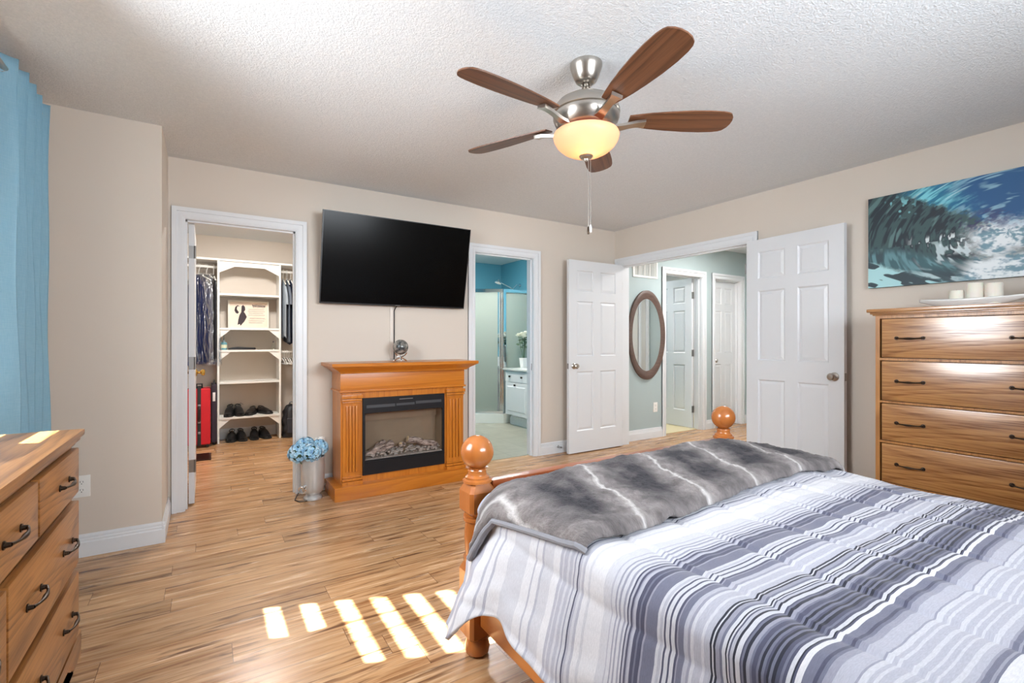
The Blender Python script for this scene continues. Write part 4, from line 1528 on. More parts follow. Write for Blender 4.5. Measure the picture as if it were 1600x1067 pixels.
def wave_colors(px, qy):
    """colours of the printed wave; px in metres from the left edge, qy in metres from the bottom"""
    hgt = 0.626
    cxw, cyw = 0.70, 0.265                       # eye of the curl
    dx, dy = (px - cxw) / 1.35, qy - cyw
    r = np.sqrt(dx * dx + dy * dy)
    th_ = np.arctan2(dy, dx)
    strk = 0.5 * vn(r * 62, th_ * 4.6 + r * 5, 1) + 0.5 * vn(r * 150, th_ * 9 + r * 9, 2)
    strk2 = 0.6 * vn(r * 38 + 5, th_ * 3.4, 7) + 0.4 * vn(r * 120, th_ * 7, 17)
    blot = 0.45 * vn(px * 18, qy * 26, 3) + 0.3 * vn(px * 50, qy * 70, 4) + 0.25 * vn(px * 120, qy * 160, 14)

    def c(*t):
        return np.array(srgb(*t)[:3])

    def lerp(A, B, f):
        return A + (B - A) * f[..., None]
    ss = lambda a, b, x: np.clip((x - a) / (b - a), 0, 1) ** 2 * (3 - 2 * np.clip((x - a) / (b - a), 0, 1))
    one = np.ones(px.shape + (3,))
    # face of the tube: dark sea green with slate streaks
    col = lerp(one * c(62, 88, 90), one * c(36, 48, 58), ss(0.42, 0.62, strk))
    col = lerp(col, one * c(100, 134, 134), ss(0.66, 0.82, strk2) * 0.8)
    # lip: bright cyan sheet peeling over, blue towards the right
    lip_low = 0.60 - 0.20 * ss(0.12, 0.62, px) - 0.04 * (blot - 0.5) * 2 - 0.14 * ss(0.50, 0.75, px)
    lip_left = 0.13 + 0.05 * (blot - 0.5)
    inlip = ss(-0.02, 0.03, qy - lip_low) * ss(0.0, 0.12, px - lip_left)
    lipc = lerp(one * c(34, 122, 156), one * c(128, 214, 226), ss(0.36, 0.64, strk))
    lipc = lerp(lipc, one * c(40, 92, 140), ss(0.42, 0.66, px + 0.35 * (qy - 0.3) + 0.12 * (blot - 0.5)))
    lipc = lerp(lipc, one * c(150, 196, 214), ss(0.56, 0.72, strk2) * ss(0.36, 0.55, px) * 0.75)
    lipc = lerp(lipc, one * c(196, 232, 236), ss(0.68, 0.80, strk) * ss(0.14, 0.25, px) * (1 - ss(0.42, 0.6, px)) * 0.7)
    lipc = lerp(lipc, one * c(34, 52, 66), ss(0.55, 0.63, qy + 0.06 * (strk - 0.5)) * (1 - ss(0.10, 0.36, px)))
    col = lerp(col, lipc, inlip)
    # glints along the edge of the lip on the left
    spk = ss(0.70, 0.80, vn(px * 60, qy * 60, 9)) * (1 - ss(0.02, 0.09, abs(qy - (0.57 - 0.2 * px)))) * ss(0.08, 0.14, px) * (1 - ss(0.22, 0.30, px))
    col = lerp(col, one * c(128, 196, 204), spk)
    # lower face
    lowb = 0.24 - 0.16 * ss(0.05, 0.60, px)
    inlow = 1 - ss(-0.02, 0.05, qy - lowb)
    lowc = lerp(one * c(62, 100, 108), one * c(104, 150, 158), ss(0.40, 0.62, strk))
    lowc = lerp(lowc, one * c(54, 74, 82), ss(0.55, 0.75, strk2))
    col = lerp(col, lowc, inlow * 0.9)
    # white ribs inside the curl
    rib = ss(0.62, 0.72, strk) * ss(0.20, 0.30, px) * (1 - ss(0.50, 0.56, px)) * ss(0.16, 0.20, qy) * (1 - ss(0.28, 0.33, qy + 0.05 * (blot - .5)))
    col = lerp(col, one * c(224, 236, 238), rib * 0.9)
    arcs = ss(0.60, 0.70, strk2) * ss(0.24, 0.34, px) * (1 - ss(0.56, 0.64, px)) * ss(0.10, 0.15, qy) * (1 - ss(0.22, 0.30, qy))
    col = lerp(col, one * c(204, 222, 226), arcs * 0.8)
    # foam ball right of the curl and white wash along the bottom right
    foam = (1 - ss(0.05, 0.17, np.sqrt(((px - 0.66) / 1.25) ** 2 + (qy - 0.23) ** 2) + 0.10 * (blot - 0.5)))
    foam = np.maximum(foam, ss(0.46, 0.62, px - 0.9 * (qy - 0.10) + 0.12 * (strk2 - 0.5)) * (1 - ss(0.10, 0.17, qy + 0.05 * (blot - 0.5))))
    col = lerp(col, lerp(one * c(120, 156, 172), one * c(236, 243, 245), ss(0.34, 0.56, 0.5 * blot + 0.5 * strk2)), foam)
    # slick patches bottom left, with dark slanting streaks
    diag = vn(px * 9 - qy * 14, px * 22 + qy * 46, 5)
    inpatch = 1 - ss(-0.015, 0.02, qy - (0.175 - 0.42 * px + 0.03 * (blot - 0.5)))
    col = lerp(col, lerp(one * c(174, 220, 224), one * c(52, 70, 78), ss(0.54, 0.60, diag)), inpatch)
    rip = 1 - ss(0.05, 0.12, qy - 0.03 * (strk2 - .5))
    col = lerp(col, lerp(one * c(50, 66, 74), one * c(190, 214, 218), ss(0.52, 0.62, vn(px * 16 + qy * 12, qy * 64 + px * 18, 6))), rip * (1 - inpatch) * ss(0.10, 0.18, px) * (1 - foam) * 0.9)
    # purple shade under the crest
    col = lerp(col, one * c(66, 70, 110), (1 - ss(0.03, 0.10, np.sqrt(((px - 0.60) / 1.6) ** 2 + (qy - 0.36) ** 2))) * 0.7 * ss(0.35, 0.6, strk))
    return col


PY0, PY1, PZ0, PZ1 = 0.10, 1.500, 1.550, 2.176
pic = thing('wave_picture', 'wide unframed canvas print of a curling blue wave above the tall chest', 'picture', (R - 0.018, 0.80, 1.86))
mb = MB()
NU, NVv = 620, 270
mb.grid(lambda u, v: Vector((R - 0.0362, PY1 + (PY0 - PY1) * u, PZ0 + (PZ1 - PZ0) * v)), NU, NVv)
ob = mb.build('print', G('canvas_print', (1, 1, 1), 0.55).m, pic, smooth=False, fix=False)
me = ob.data
n = len(me.vertices)
co = np.empty(n * 3)
me.vertices.foreach_get('co', co)
co = co.reshape(-1, 3) + np.array(ob['o0'] if False else (R - 0.018, 0.80, 1.86))
colr = wave_colors(PY1 - co[:, 1], co[:, 2] - PZ0)
at = me.color_attributes.new('print', 'FLOAT_COLOR', 'POINT')
buf = np.ones((n, 4), dtype=np.float32)
buf[:, :3] = np.clip(colr, 0, 1)
at.data.foreach_set('color', buf.ravel())
mt = ob.data.materials[0]
ca = mt.node_tree.nodes.new('ShaderNodeVertexColor')
ca.layer_name = 'print'
mt.node_tree.links.new(ca.outputs[0], mt.node_tree.nodes['Principled BSDF'].inputs['Base Color'])
MB().box(R - 0.036, R - 0.001, PY0, PY1, PZ0, PZ1).build('canvas_edge', flat('canvas_side', srgb(56, 78, 84)[:3], 0.7, var=0.2, vs=20), pic, smooth=False)

dish = thing('candle_dish', 'long white boat-shaped dish on the tall chest', 'dish', (3.72, 0.92, 1.373))
mb = MB()


def boat(u, v):
    # u along, v across; outer skin then inner skin
    t = 2 * u - 1
    a = 2 * PI * v
    return t, a


def dish_pt(t, w, thick):
    """t -1..1 along, w -1..1 across"""
    Lh, Wh = 0.228, 0.058
    ww = Wh * (1 - 0.90 * abs(t) ** 2.6)
    y = t * Lh
    x = w * ww
    lift = 0.046 * abs(t) ** 2.2
    base_ = 0.002 + lift
    rim = 0.050 + 0.010 * abs(t) ** 2
    z = base_ + (rim - base_) * abs(w) ** 2.2
    return Vector((3.72 + x, 0.915 + y, 1.3735 + z + thick))


mb.grid(lambda u, v: dish_pt(2 * u - 1, 2 * v - 1, 0.0), 48, 16)
do = mb.build('bowl', M['ceramic'], dish, angle=180)
sm = do.modifiers.new('thick', 'SOLIDIFY')
sm.thickness = 0.005
sm.offset = 1
for (y, r, h_, nm) in ((0.972, 0.033, 0.092, 'shortest white pillar candle, at the left end of the dish'), (0.892, 0.037, 0.128, 'tallest white pillar candle, in the middle of the dish'), (0.812, 0.037, 0.120, 'wide white pillar candle at the right end of the dish')):
    z0_ = 1.3735 + 0.010
    ct = thing('pillar_candle', nm, 'candle', (3.72, y, z0_), 'candles on the chest')
    MB().lathe([(r - 0.003, 0), (r, 0.004), (r, h_ - 0.006), (r - 0.003, h_), (r - 0.008, h_ - 0.003), (0.004, h_ - 0.008), (0, h_ - 0.008)], (3.72, y, z0_), 32).build('wax', M['wax'], ct)
    MB().tube([(3.72, y, z0_ + h_ - 0.009), (3.721, y + 0.001, z0_ + h_ + 0.004)], 0.0012, 6).build('wick', M['black'], ct)


# ------------------------------------------------------------------ walk-in closet
SY0, SY1 = 6.46, 6.758
cs = thing('closet_shelving', 'white built-in closet shelving with cut-corner braces', 'shelving', (0.44, 6.60, 0))
SX0, SX1 = 0.112, 0.775
for x in (SX0, SX1 - 0.020):
    MB().box(x, x + 0.020, SY0, SY1, 0.0, 2.108).build('side_panel', M['shelfwhite'], cs, smooth=False)
MB().box(-0.495, 1.375, SY0 - 0.01, SY1, 2.108, 2.130).build('long_top_shelf', M['shelfwhite'], cs, smooth=False)
SHZ = [1.735, 1.335, 1.078, 0.705, 0.295]
for z in SHZ:
    MB().box(SX0 + 0.0205, SX1 - 0.0205, SY0 + 0.004, SY1, z - 0.022, z).build('shelf', M['shelfwhite'], cs, smooth=False)
for z in (2.108, 1.313, 1.056, 0.273):
    k = 0.135 if z > 2 else 0.10
    mb = MB()
    dp = 0.055 if z > 2 else 0.0
    a, b = SX0 + 0.0205, SX1 - 0.0205
    mb.prism([(a, z), (a, z - k), (a + k * 1.15, z - dp - 0.001), (b - k * 1.15, z - dp - 0.001), (b, z - k), (b, z)] if dp else [(a, z), (a, z - k), (a + k * 1.15, z)], 'y', SY0 + 0.014, SY0 + 0.026)
    if not dp:
        mb.build('corner_brace', M['shelfwhite'], cs, smooth=False)
        mb = MB()
        mb.prism([(b, z), (b - k * 1.15, z), (b, z - k)], 'y', SY0 + 0.014, SY0 + 0.026)
    mb.build('corner_brace', M['shelfwhite'], cs, smooth=False)
RY = 6.60
for nm, x0, x1, z in (('left', -0.498, SX0 - 0.001, 2.045), ('right', SX1 + 0.001, 1.378, 2.045), ('low', SX1 + 0.001, 1.378, 1.045)):
    MB().tube([(x0, RY, z), (x1, RY, z)], 0.016, 14).build('hanging_rail', M['shelfwhite'], cs)


def fabric(name, col, rough=0.85, var=0.12):
    return flat(name, col, rough, var=var, vs=14, bump=0.12, bs=160)


F_navy = fabric('navy_cloth', srgb(44, 52, 78)[:3])
F_black = fabric('black_cloth', srgb(26, 27, 32)[:3])
F_grey = fabric('grey_cloth', srgb(96, 104, 116)[:3])
F_blue = fabric('slate_blue_cloth', srgb(74, 92, 120)[:3])
F_white = fabric('white_cloth', srgb(214, 216, 222)[:3])
F_pale = fabric('pale_grey_cloth', srgb(150, 160, 170)[:3])
F_royal = fabric('royal_blue_cloth', srgb(40, 64, 140)[:3])


def film():
    """thin dry-cleaning film: mostly clear, with streaky reflections"""
    m = glass('dry_cleaning_film', (0.93, 0.95, 0.97), 0.9, 0.2)
    nt = m.node_tree
    tc = nt.nodes.new('ShaderNodeTexCoord')
    mp = nt.nodes.new('ShaderNodeMapping')
    mp.inputs['Scale'].default_value = (26, 26, 4)
    nz = nt.nodes.new('ShaderNodeTexNoise')
    nz.inputs['Scale'].default_value = 1.0
    nz.inputs['Distortion'].default_value = 1.2
    bp = nt.nodes.new('ShaderNodeBump')
    bp.inputs['Distance'].default_value = 0.03
    nt.links.new(tc.outputs['Object'], mp.inputs[0])
    nt.links.new(mp.outputs[0], nz.inputs['Vector'])
    nt.links.new(nz.outputs['Fac'], bp.inputs['Height'])
    for nd in nt.nodes:
        if nd.type == 'BSDF_GLOSSY':
            nt.links.new(bp.outputs[0], nd.inputs['Normal'])
    return m


M['film'] = film()


def garment(name, label, cat, m, x, rail_z, length, half, thick, rot, group, sd, hanger='plastic', sleeve=0.0, cover=False, flare=1.1, y=None, bulge=1.0):
    """a garment on its hanger: local x is through the cloth, local y across the shoulders"""
    t = thing(name, label, cat, (0, 0, 0), group)
    ztop = -0.105
    rr = random.Random(sd)
    ph = [rr.random() * 6 for _ in range(6)]
    n, k = 44, 26

    def sec(u, v, grow=0.0):
        # v 0 at the collar, 1 at the hem
        a = 2 * PI * u
        sh = sstep(0.0, 0.14, v)
        hw_ = (0.055 + (half - 0.055) * sh ** 0.75) * (1 + (flare - 1) * sstep(0.2, 1, v)) + grow
        th = (thick * (0.45 + 0.55 * sh)) * bulge + grow
        fold = 1 + 0.38 * v * math.sin(7 * a / 1 + ph[0] + 1.2 * v) * 0.6 + 0.25 * v * math.sin(11 * a + ph[1])
        px = th * math.sin(a) * fold
        py = hw_ * math.cos(a) * (1 + 0.03 * math.sin(5 * v + ph[2]))
        z = ztop - length * v - 0.012 * math.sin(3 * a + ph[3]) * v - 0.10 * (1 - sh) * 0 - 0.07 * (abs(math.cos(a)) ** 1.5) * sh * (1 - sstep(0.14, 0.5, v))
        return Vector((px, py, z))
    mb = MB()
    mb.grid(lambda u, v: sec(u, v), n, k, wrap=True)
    mb.build('cloth', m, t, angle=180)
    if sleeve:
        for sg in (-1, 1):
            mb = MB()
            pts = [(0, sg * half * 0.82, ztop - 0.10), (0.008, sg * half * 1.02, ztop - 0.10 - sleeve * 0.45), (0.014, sg * half * 1.06, ztop - 0.10 - sleeve)]
            mb.tube(pts, [thick * 0.75, thick * 0.9, thick * 0.95], 12)
            mb.build('sleeve', m, t, angle=60)
    if cover:
        mb = MB()
        mb.grid(lambda u, v: sec(u, min(1.0, v * 1.02), 0.018) + Vector((0, 0, 0.02 - 0.06 * v)), n, k, wrap=True)
        mb.build('plastic_cover', M['film'], t, angle=180, fix=True)
    mb = MB()
    # hook over the rail (rail runs along x; hook curls in the y-z plane)
    hook = [(0, 0.026 * math.cos(a), 0.026 * math.sin(a) - 0.008) for a in [math.radians(-40 + 22 * i) for i in range(11)]]
    hook = hook + [(0, -0.006, -0.055), (0, 0, -0.100)]
    mb.tube(hook, 0.0035, 6)
    mb.tube([(0, -half * 0.92, -0.175), (0, -0.03, -0.108), (0, 0, -0.098), (0, 0.03, -0.108), (0, half * 0.92, -0.175)], 0.007 if hanger == 'plastic' else 0.004, 8)
    mb.build('hanger', M['plastic'] if hanger == 'plastic' else M['steel'], t)
    place(t, (x, RY if y is None else y, rail_z + 0.008), rot)
    return t


RZ = 2.045
gl_ = 'clothes on the left closet rail'
garment('garment', 'royal blue long garment leftmost on the left closet rail', 'garment', F_royal, -0.135, RZ, 1.06, 0.19, 0.030, 0.12, gl_, 1, 'plastic', 0.0)
garment('suit', 'dark suit in clear plastic, left one of two covered suits in the closet', 'suit', F_navy, -0.070, RZ, 0.98, 0.19, 0.030, 0.75, gl_, 2, 'plastic', 0.0, cover=True)
garment('suit', 'dark suit in clear plastic, right one of two covered suits in the closet', 'suit', F_grey, 0.004, RZ, 1.00, 0.17, 0.028, 0.80, gl_, 3, 'plastic', 0.0, cover=True)
garment('garment', 'black garment hanging against the left side of the closet shelves', 'garment', F_black, 0.076, RZ, 0.96, 0.19, 0.022, 0.10, gl_, 4, 'plastic')
gr_ = 'shirts on the upper right closet rail'
garment('shirt', 'pale grey shirt nearest the closet shelves on the upper right rail', 'shirt', F_pale, 0.815, RZ, 0.72, 0.19, 0.017, 0.04, gr_, 5, 'plastic', 0.22)
garment('shirt', 'grey shirt second from the closet shelves on the upper right rail', 'shirt', F_grey, 0.858, RZ, 0.78, 0.19, 0.017, 0.04, gr_, 6, 'plastic', 0.22)
garment('shirt', 'navy shirt third from the closet shelves on the upper right rail', 'shirt', F_navy, 0.900, RZ, 0.80, 0.19, 0.017, 0.04, gr_, 7, 'plastic', 0.24)
garment('shirt', 'slate blue shirt beside the right jamb on the upper right closet rail', 'shirt', F_blue, 0.945, RZ, 0.76, 0.19, 0.017, 0.04, gr_, 8, 'plastic', 0.24)


def empty_hanger(x, rot, label):
    t = thing('clothes_hanger', label, 'hanger', (0, 0, 0), 'empty white hangers')
    mb = MB()
    hook = [(0, 0.024 * math.cos(a), 0.024 * math.sin(a) - 0.006) for a in [math.radians(-40 + 22 * i) for i in range(11)]] + [(0, -0.004, -0.05), (0, 0, -0.075)]
    mb.tube(hook, 0.003, 6)
    mb.build('hook', M['plastic'], t)
    mb = MB()
    mb.tube([(0, -0.19, -0.150), (0, -0.03, -0.082), (0, 0.03, -0.082), (0, 0.19, -0.150)], 0.006, 8)
    mb.tube([(0, -0.19, -0.152), (0, 0.19, -0.152)], 0.006, 8)
    mb.build('arms', M['plastic'], t)
    return place(t, (x, RY, 1.045 + 0.006), rot)


for k in range(6):
    empty_hanger(0.800 + 0.027 * k, 0.12 - 0.05 * (k % 2), 'empty white plastic hanger bunched on the low right closet rail')
garment('trousers', 'dark trousers hanging below the low right closet rail', 'trousers', F_black, 0.985, 1.045, 0.50, 0.15, 0.020, 0.05, None, 9, 'plastic', flare=1.0)

# red suitcase and the dark one behind it
sc = thing('suitcase', 'red fabric suitcase with black straps standing in the closet', 'suitcase', (-0.06, 6.42, 0))
redm = fabric('red_nylon', srgb(206, 20, 36)[:3], 0.6, 0.06)
MB().box(-0.170, 0.045, 6.30, 6.55, 0.035, 0.655, 0.022, 3).build('shell', redm, sc)
MB().box(-0.078, -0.044, 6.290, 6.56, 0.030, 0.668, 0.006).box(-0.173, 0.048, 6.36, 6.366, 0.03, 0.66).build('strap', M['rubber'], sc)
mb = MB()
mb.tube([(-0.061, 6.288, 0.30), (-0.061, 6.262, 0.33), (-0.061, 6.262, 0.43), (-0.061, 6.288, 0.46)], 0.011, 8)
mb.build('carry_handle', M['black'], sc)
for z in (0.17, 0.29, 0.47):
    MB().box(-0.074, -0.048, 6.283, 6.292, z - 0.014, z + 0.014, 0.004).build('buckle', M['steel'], sc)
mb = MB()
mb.tube([(-0.085, 6.42, 0.655), (-0.085, 6.42, 0.70), (-0.035, 6.42, 0.70), (-0.035, 6.42, 0.655)], 0.009, 8)
mb.build('top_handle', M['black'], sc)
for x in (-0.14, 0.015):
    MB().lathe([(0.0, -0.012), (0.022, -0.012), (0.025, -0.006), (0.025, 0.006), (0.022, 0.012), (0.0, 0.012)], (x, 6.33, 0.025), 16, Matrix.Rotation(PI / 2, 4, 'Y')).build('wheel', M['rubber'], sc)
s2 = thing('suitcase', 'dark purple suitcase standing between the red suitcase and the shelves', 'suitcase', (0.08, 6.52, 0))
MB().box(0.053, 0.106, 6.40, 6.70, 0.03, 0.690, 0.014, 3).build('shell', fabric('plum_nylon', srgb(48, 38, 52)[:3], 0.6), s2)
MB().tube([(0.08, 6.46, 0.688), (0.08, 6.46, 0.725), (0.08, 6.56, 0.725), (0.08, 6.56, 0.688)], 0.009, 8).build('top_handle', M['black'], s2)
MB().box(0.066, 0.092, 6.394, 6.401, 0.50, 0.60, 0.002).build('luggage_tag', M['plastic'], s2)
for y in (6.44, 6.66):
    MB().lathe([(0.0, -0.012), (0.022, -0.012), (0.026, 0), (0.022, 0.012), (0.0, 0.012)], (0.08, y, 0.026), 16, Matrix.Rotation(PI / 2, 4, 'Y')).build('wheel', M['rubber'], s2)

# black bag in the right bay
bg = thing('backpack', 'black backpack on the closet floor right of the shelves', 'backpack', (0.90, 6.52, 0))
rr = random.Random(8)


def bagpt(u, v):
    a = 2 * PI * u
    k = math.sin(PI * min(1, 0.06 + v * 0.94)) ** 0.35 if v > 0.5 else 1.0
    x = 0.892 + 0.095 * k * (abs(math.cos(a)) ** 0.6) * (1 if math.cos(a) > 0 else -1)
    y = 6.53 + 0.125 * k * (abs(math.sin(a)) ** 0.6) * (1 if math.sin(a) > 0 else -1)
    z = 0.002 + 0.40 * v
    d = (vnoise(u * 14, v * 8, 21) - 0.5) * 0.03
    return Vector((x + d * math.cos(a), y + d * math.sin(a), z))


mb = MB()
vv_ = mb.grid(bagpt, 40, 20, wrap=True)
mb.bm.faces.new([r[0] for r in vv_][::-1])
mb.bm.faces.new([r[-1] for r in vv_])
mb.build('body', fabric('black_nylon', srgb(34, 36, 42)[:3], 0.45), bg, angle=60)
MB().box(0.835, 0.95, 6.385, 6.42, 0.06, 0.24, 0.012, 3).build('front_pocket', fabric('charcoal_nylon', srgb(52, 56, 66)[:3], 0.45), bg)
mb = MB()
mb.tube([(0.96, 6.40, 0.34), (0.985, 6.37, 0.28), (0.975, 6.37, 0.20), (0.955, 6.385, 0.14), (0.985, 6.37, 0.10)], 0.007, 8)
mb.tube([(0.87, 6.50, 0.395), (0.88, 6.46, 0.43), (0.92, 6.46, 0.43), (0.93, 6.50, 0.395)], 0.008, 8)
mb.build('strap', fabric('grey_webbing', srgb(120, 124, 132)[:3], 0.6), bg)

# framed print on the second shelf
fr_ = thing('framed_print', 'framed print of a dark feathered figure beside lines of script', 'picture', (0.44, 6.60, 1.335))
px0, px1, pz0, pz1, pyy = 0.222, 0.655, 1.337, 1.668, 6.60
lean = 0.10
LM = Matrix.Translation((0, pyy, pz0)) @ Matrix.Rotation(-lean, 4, 'X') @ Matrix.Translation((0, -pyy, -pz0))
mb = MB()
for a in ((px0, px1, pz0, pz0 + 0.016), (px0, px1, pz1 - 0.016, pz1), (px0, px0 + 0.016, pz0 + 0.016, pz1 - 0.016), (px1 - 0.016, px1, pz0 + 0.016, pz1 - 0.016)):
    mb.box(a[0], a[1], pyy - 0.012, pyy + 0.008, a[2], a[3])
mb.xf(LM)
mb.build('frame', flat('pale_frame', srgb(226, 220, 206)[:3], 0.4, var=0.03), fr_, smooth=False)
g = G('aged_paper', srgb(236, 222, 206), 0.6)
g.base(g.mix(g.noise(g.coord(), 9, 3), srgb(240, 226, 212), srgb(232, 206, 184)))
MB().box(px0 + 0.016, px1 - 0.016, pyy - 0.004, pyy + 0.004, pz0 + 0.016, pz1 - 0.016).xf(LM).build('sheet', g.m, fr_, smooth=False)
ink = flat('dark_ink', srgb(52, 40, 46)[:3], 0.7, var=0.2, vs=40)


def pat(pts):
    """flat ink shape on the print, points in sheet fractions"""
    w, h = px1 - px0 - 0.04, pz1 - pz0 - 0.04
    return [(px0 + 0.02 + a * w, pz0 + 0.02 + b * h) for a, b in pts]


mb = MB()
for sh_ in ([(0.20, 0.06), (0.26, 0.10), (0.28, 0.02), (0.33, 0.12), (0.38, 0.20), (0.45, 0.40), (0.39, 0.38), (0.40, 0.55), (0.36, 0.62), (0.30, 0.60), (0.25, 0.46), (0.22, 0.28)],
            [(0.30, 0.60), (0.37, 0.60), (0.41, 0.70), (0.40, 0.82), (0.35, 0.90), (0.31, 0.84), (0.335, 0.76), (0.32, 0.70)],
            [(0.12, 0.66), (0.14, 0.80), (0.20, 0.88), (0.27, 0.84), (0.20, 0.83), (0.165, 0.76), (0.17, 0.62), (0.24, 0.58), (0.20, 0.52), (0.15, 0.56)]):
    q_ = pat(sh_)
    fa = [mb.bm.verts.new((a, pyy - 0.0046, b)) for a, b in q_]
    f_ = mb.bm.faces.new(fa)
    bmesh.ops.triangulate(mb.bm, faces=[f_])
mb.xf(LM)
mb.build('figure', ink, fr_, smooth=False)
mb = MB()
w_ = px1 - px0 - 0.04
for li, (zf, xa, xb, amp) in enumerate(((0.86, 0.60, 0.96, 0.022), (0.72, 0.50, 0.92, 0.007), (0.64, 0.48, 0.94, 0.007), (0.56, 0.50, 0.90, 0.007), (0.48, 0.48, 0.94, 0.007), (0.34, 0.52, 0.95, 0.010), (0.24, 0.50, 0.92, 0.007), (0.16, 0.50, 0.88, 0.007))):
    n_ = 70
    (ax, az), (bx_, bz) = pat([(xa, zf), (xb, zf)])
    pts = []
    for i in range(n_ + 1):
        t_ = i / n_
        pts.append((ax + (bx_ - ax) * t_, pyy - 0.0046, az + amp * (math.sin(i * 1.9 + li) * 0.6 + math.sin(i * 0.83 + 2 * li) * 0.5)))
    mb.tube(pts, 0.0011 if li else 0.0018, 4)
mb.xf(LM)
mb.build('script_lines', ink, fr_)

# bottle, dark folded belt and a small glass bottle on the third shelf
bt_ = thing('pump_bottle', 'small aqua bottle with a long grey spout at the left of the third shelf', 'bottle', (0.178, 6.56, 1.078))
MB().lathe([(0.030, 0), (0.034, 0.004), (0.034, 0.075), (0.028, 0.088), (0.012, 0.094), (0, 0.094)], (0.178, 6.56, 1.0785), 20).build('body', flat('aqua_plastic', srgb(96, 150, 160)[:3], 0.3, var=0.05), bt_)
MB().lathe([(0.0346, 0.022), (0.0346, 0.060)], (0.178, 6.56, 1.0785), 20).build('paper_band', flat('cream_band', srgb(222, 222, 190)[:3], 0.5, var=0.05), bt_)
MB().lathe([(0.014, 0.092), (0.014, 0.112), (0.006, 0.116), (0.006, 0.16), (0.009, 0.165), (0.009, 0.225), (0.004, 0.232), (0, 0.232)], (0.178, 6.56, 1.0785), 14).build('spout', flat('grey_plastic', srgb(150, 160, 160)[:3], 0.35, var=0.03), bt_)
tag(MB().prism([(0.225, 1.0795), (0.50, 1.0795), (0.508, 1.09), (0.50, 1.104), (0.40, 1.108), (0.32, 1.112), (0.26, 1.106), (0.222, 1.098)], 'y', 6.50, 6.62).build('clutch_bag', M['leather'], origin=(0.36, 6.56, 1.079)),
    'flat black bag lying on the third closet shelf', 'bag')
sb_ = thing('glass_bottle', 'small clear glass bottle at the right end of the third shelf', 'bottle', (0.705, 6.56, 1.078))
MB().lathe([(0.020, 0), (0.022, 0.003), (0.022, 0.05), (0.012, 0.066), (0.011, 0.085), (0.0, 0.085)], (0.705, 6.56, 1.0785), 18).build('body', M['glass'], sb_)
MB().lathe([(0.013, 0.084), (0.013, 0.104), (0, 0.106)], (0.705, 6.56, 1.0785), 14).build('cap', M['steel'], sb_)


# shoes
def shoe(label, c, rz, group, lace=True, low=False, sd=0):
    t = thing('slipper' if low else 'shoe', label, 'slipper' if low else 'shoe', (0, 0, 0), group)
    Ls, Ws, Hs = 0.275, 0.050, 0.062 if low else 0.100
    # local: toe towards -y

    def half_w(s):      # s 0 toe .. 1 heel
        return Ws * (0.42 + 0.58 * math.sin(PI * min(1, 0.12 + 0.62 * s)) ** 0.8) * (1 - 0.18 * sstep(0.55, 0.8, s)) * (sstep(-0.06, 0.10, s)) * (1 - 0.35 * sstep(0.93, 1.02, s))

    def topz(s):
        return 0.030 + (Hs - 0.030) * sstep(0.12, 0.62, s) * (1 - 0.12 * sstep(0.75, 0.9, s)) + 0.014 * sstep(0.0, 0.12, s)
    mb = MB()

    def up(u, v):
        s_ = u
        a = PI * v
        w = half_w(s_)
        z = 0.016 + (topz(s_) - 0.016) * (math.sin(a) ** 0.6)
        x = w * math.cos(a) * (1 - 0.45 * sstep(0.35, 0.7, s_) * math.sin(a) ** 2)
        return Vector((x, -Ls / 2 + Ls * s_, z))
    mb.grid(up, 28, 16)
    mb.build('upper', M['leather'], t, angle=180)
    mb = MB()
    ol = []
    for i in range(25):
        s_ = i / 24
        ol.append((half_w(s_) * 1.08 + 0.002, -Ls / 2 + Ls * s_ * 1.01 - 0.002))
    ol += [(-a, b) for a, b in reversed(ol)]
    mb.hexa([(a, b, 0.0005) for a, b in ol], [(a, b, 0.019) for a, b in ol])
    mb.build('sole', M['rubber'], t, angle=30)
    mb = MB()
    oo = []
    for i in range(20):
        a = 2 * PI * i / 20
        oo.append((0.026 * math.cos(a), 0.070 + 0.052 * math.sin(a), topz(0.78) - 0.004 + 0.010 * math.sin(a)))
    mb.tube(oo, 0.006, 6, closed=True)
    mb.build('collar', M['leather'], t)
    if lace:
        mb = MB()
        for k in range(4):
            yy = -0.035 + 0.022 * k
            zz = topz((yy + Ls / 2) / Ls) + 0.002
            mb.tube([(-0.020, yy, zz - 0.008), (0, yy + 0.004, zz), (0.020, yy, zz - 0.008)], 0.0025, 6)
        mb.tube([(0, 0.03, topz(0.62)), (0.02, 0.02, topz(0.6) + 0.03), (0.045, 0.0, topz(0.55) + 0.015)], 0.002, 6)
        mb.build('laces', M['black'], t)
    return place(t, c, rz)


sg_ = 'shoes in the closet'
sz = 0.2955
shoe('black lace-up shoe at the left end of the lowest closet shelf', (0.235, 6.60, sz), -0.15, sg_)
shoe('black lace-up shoe second from the left on the lowest closet shelf', (0.335, 6.60, sz), 0.1, sg_)
shoe('low black slipper third from the left on the lowest closet shelf', (0.462, 6.605, sz), -0.32, 'slippers on the lowest closet shelf', False, True)
shoe('low black slipper at the right end of the lowest closet shelf', (0.610, 6.615, sz), 0.42, 'slippers on the lowest closet shelf', False, True)
shoe('black leather shoe at the left end of the row on the closet floor', (0.258, 6.58, 0.0), -0.10, sg_, False)
shoe('black leather shoe second from the left on the closet floor', (0.362, 6.58, 0.0), 0.12, sg_, False)
shoe('black shoe third from the left on the closet floor', (0.497, 6.60, 0.0), -0.05, sg_, False)
shoe('black shoe at the right end of the row on the closet floor', (0.610, 6.60, 0.0), 0.25, sg_, False)


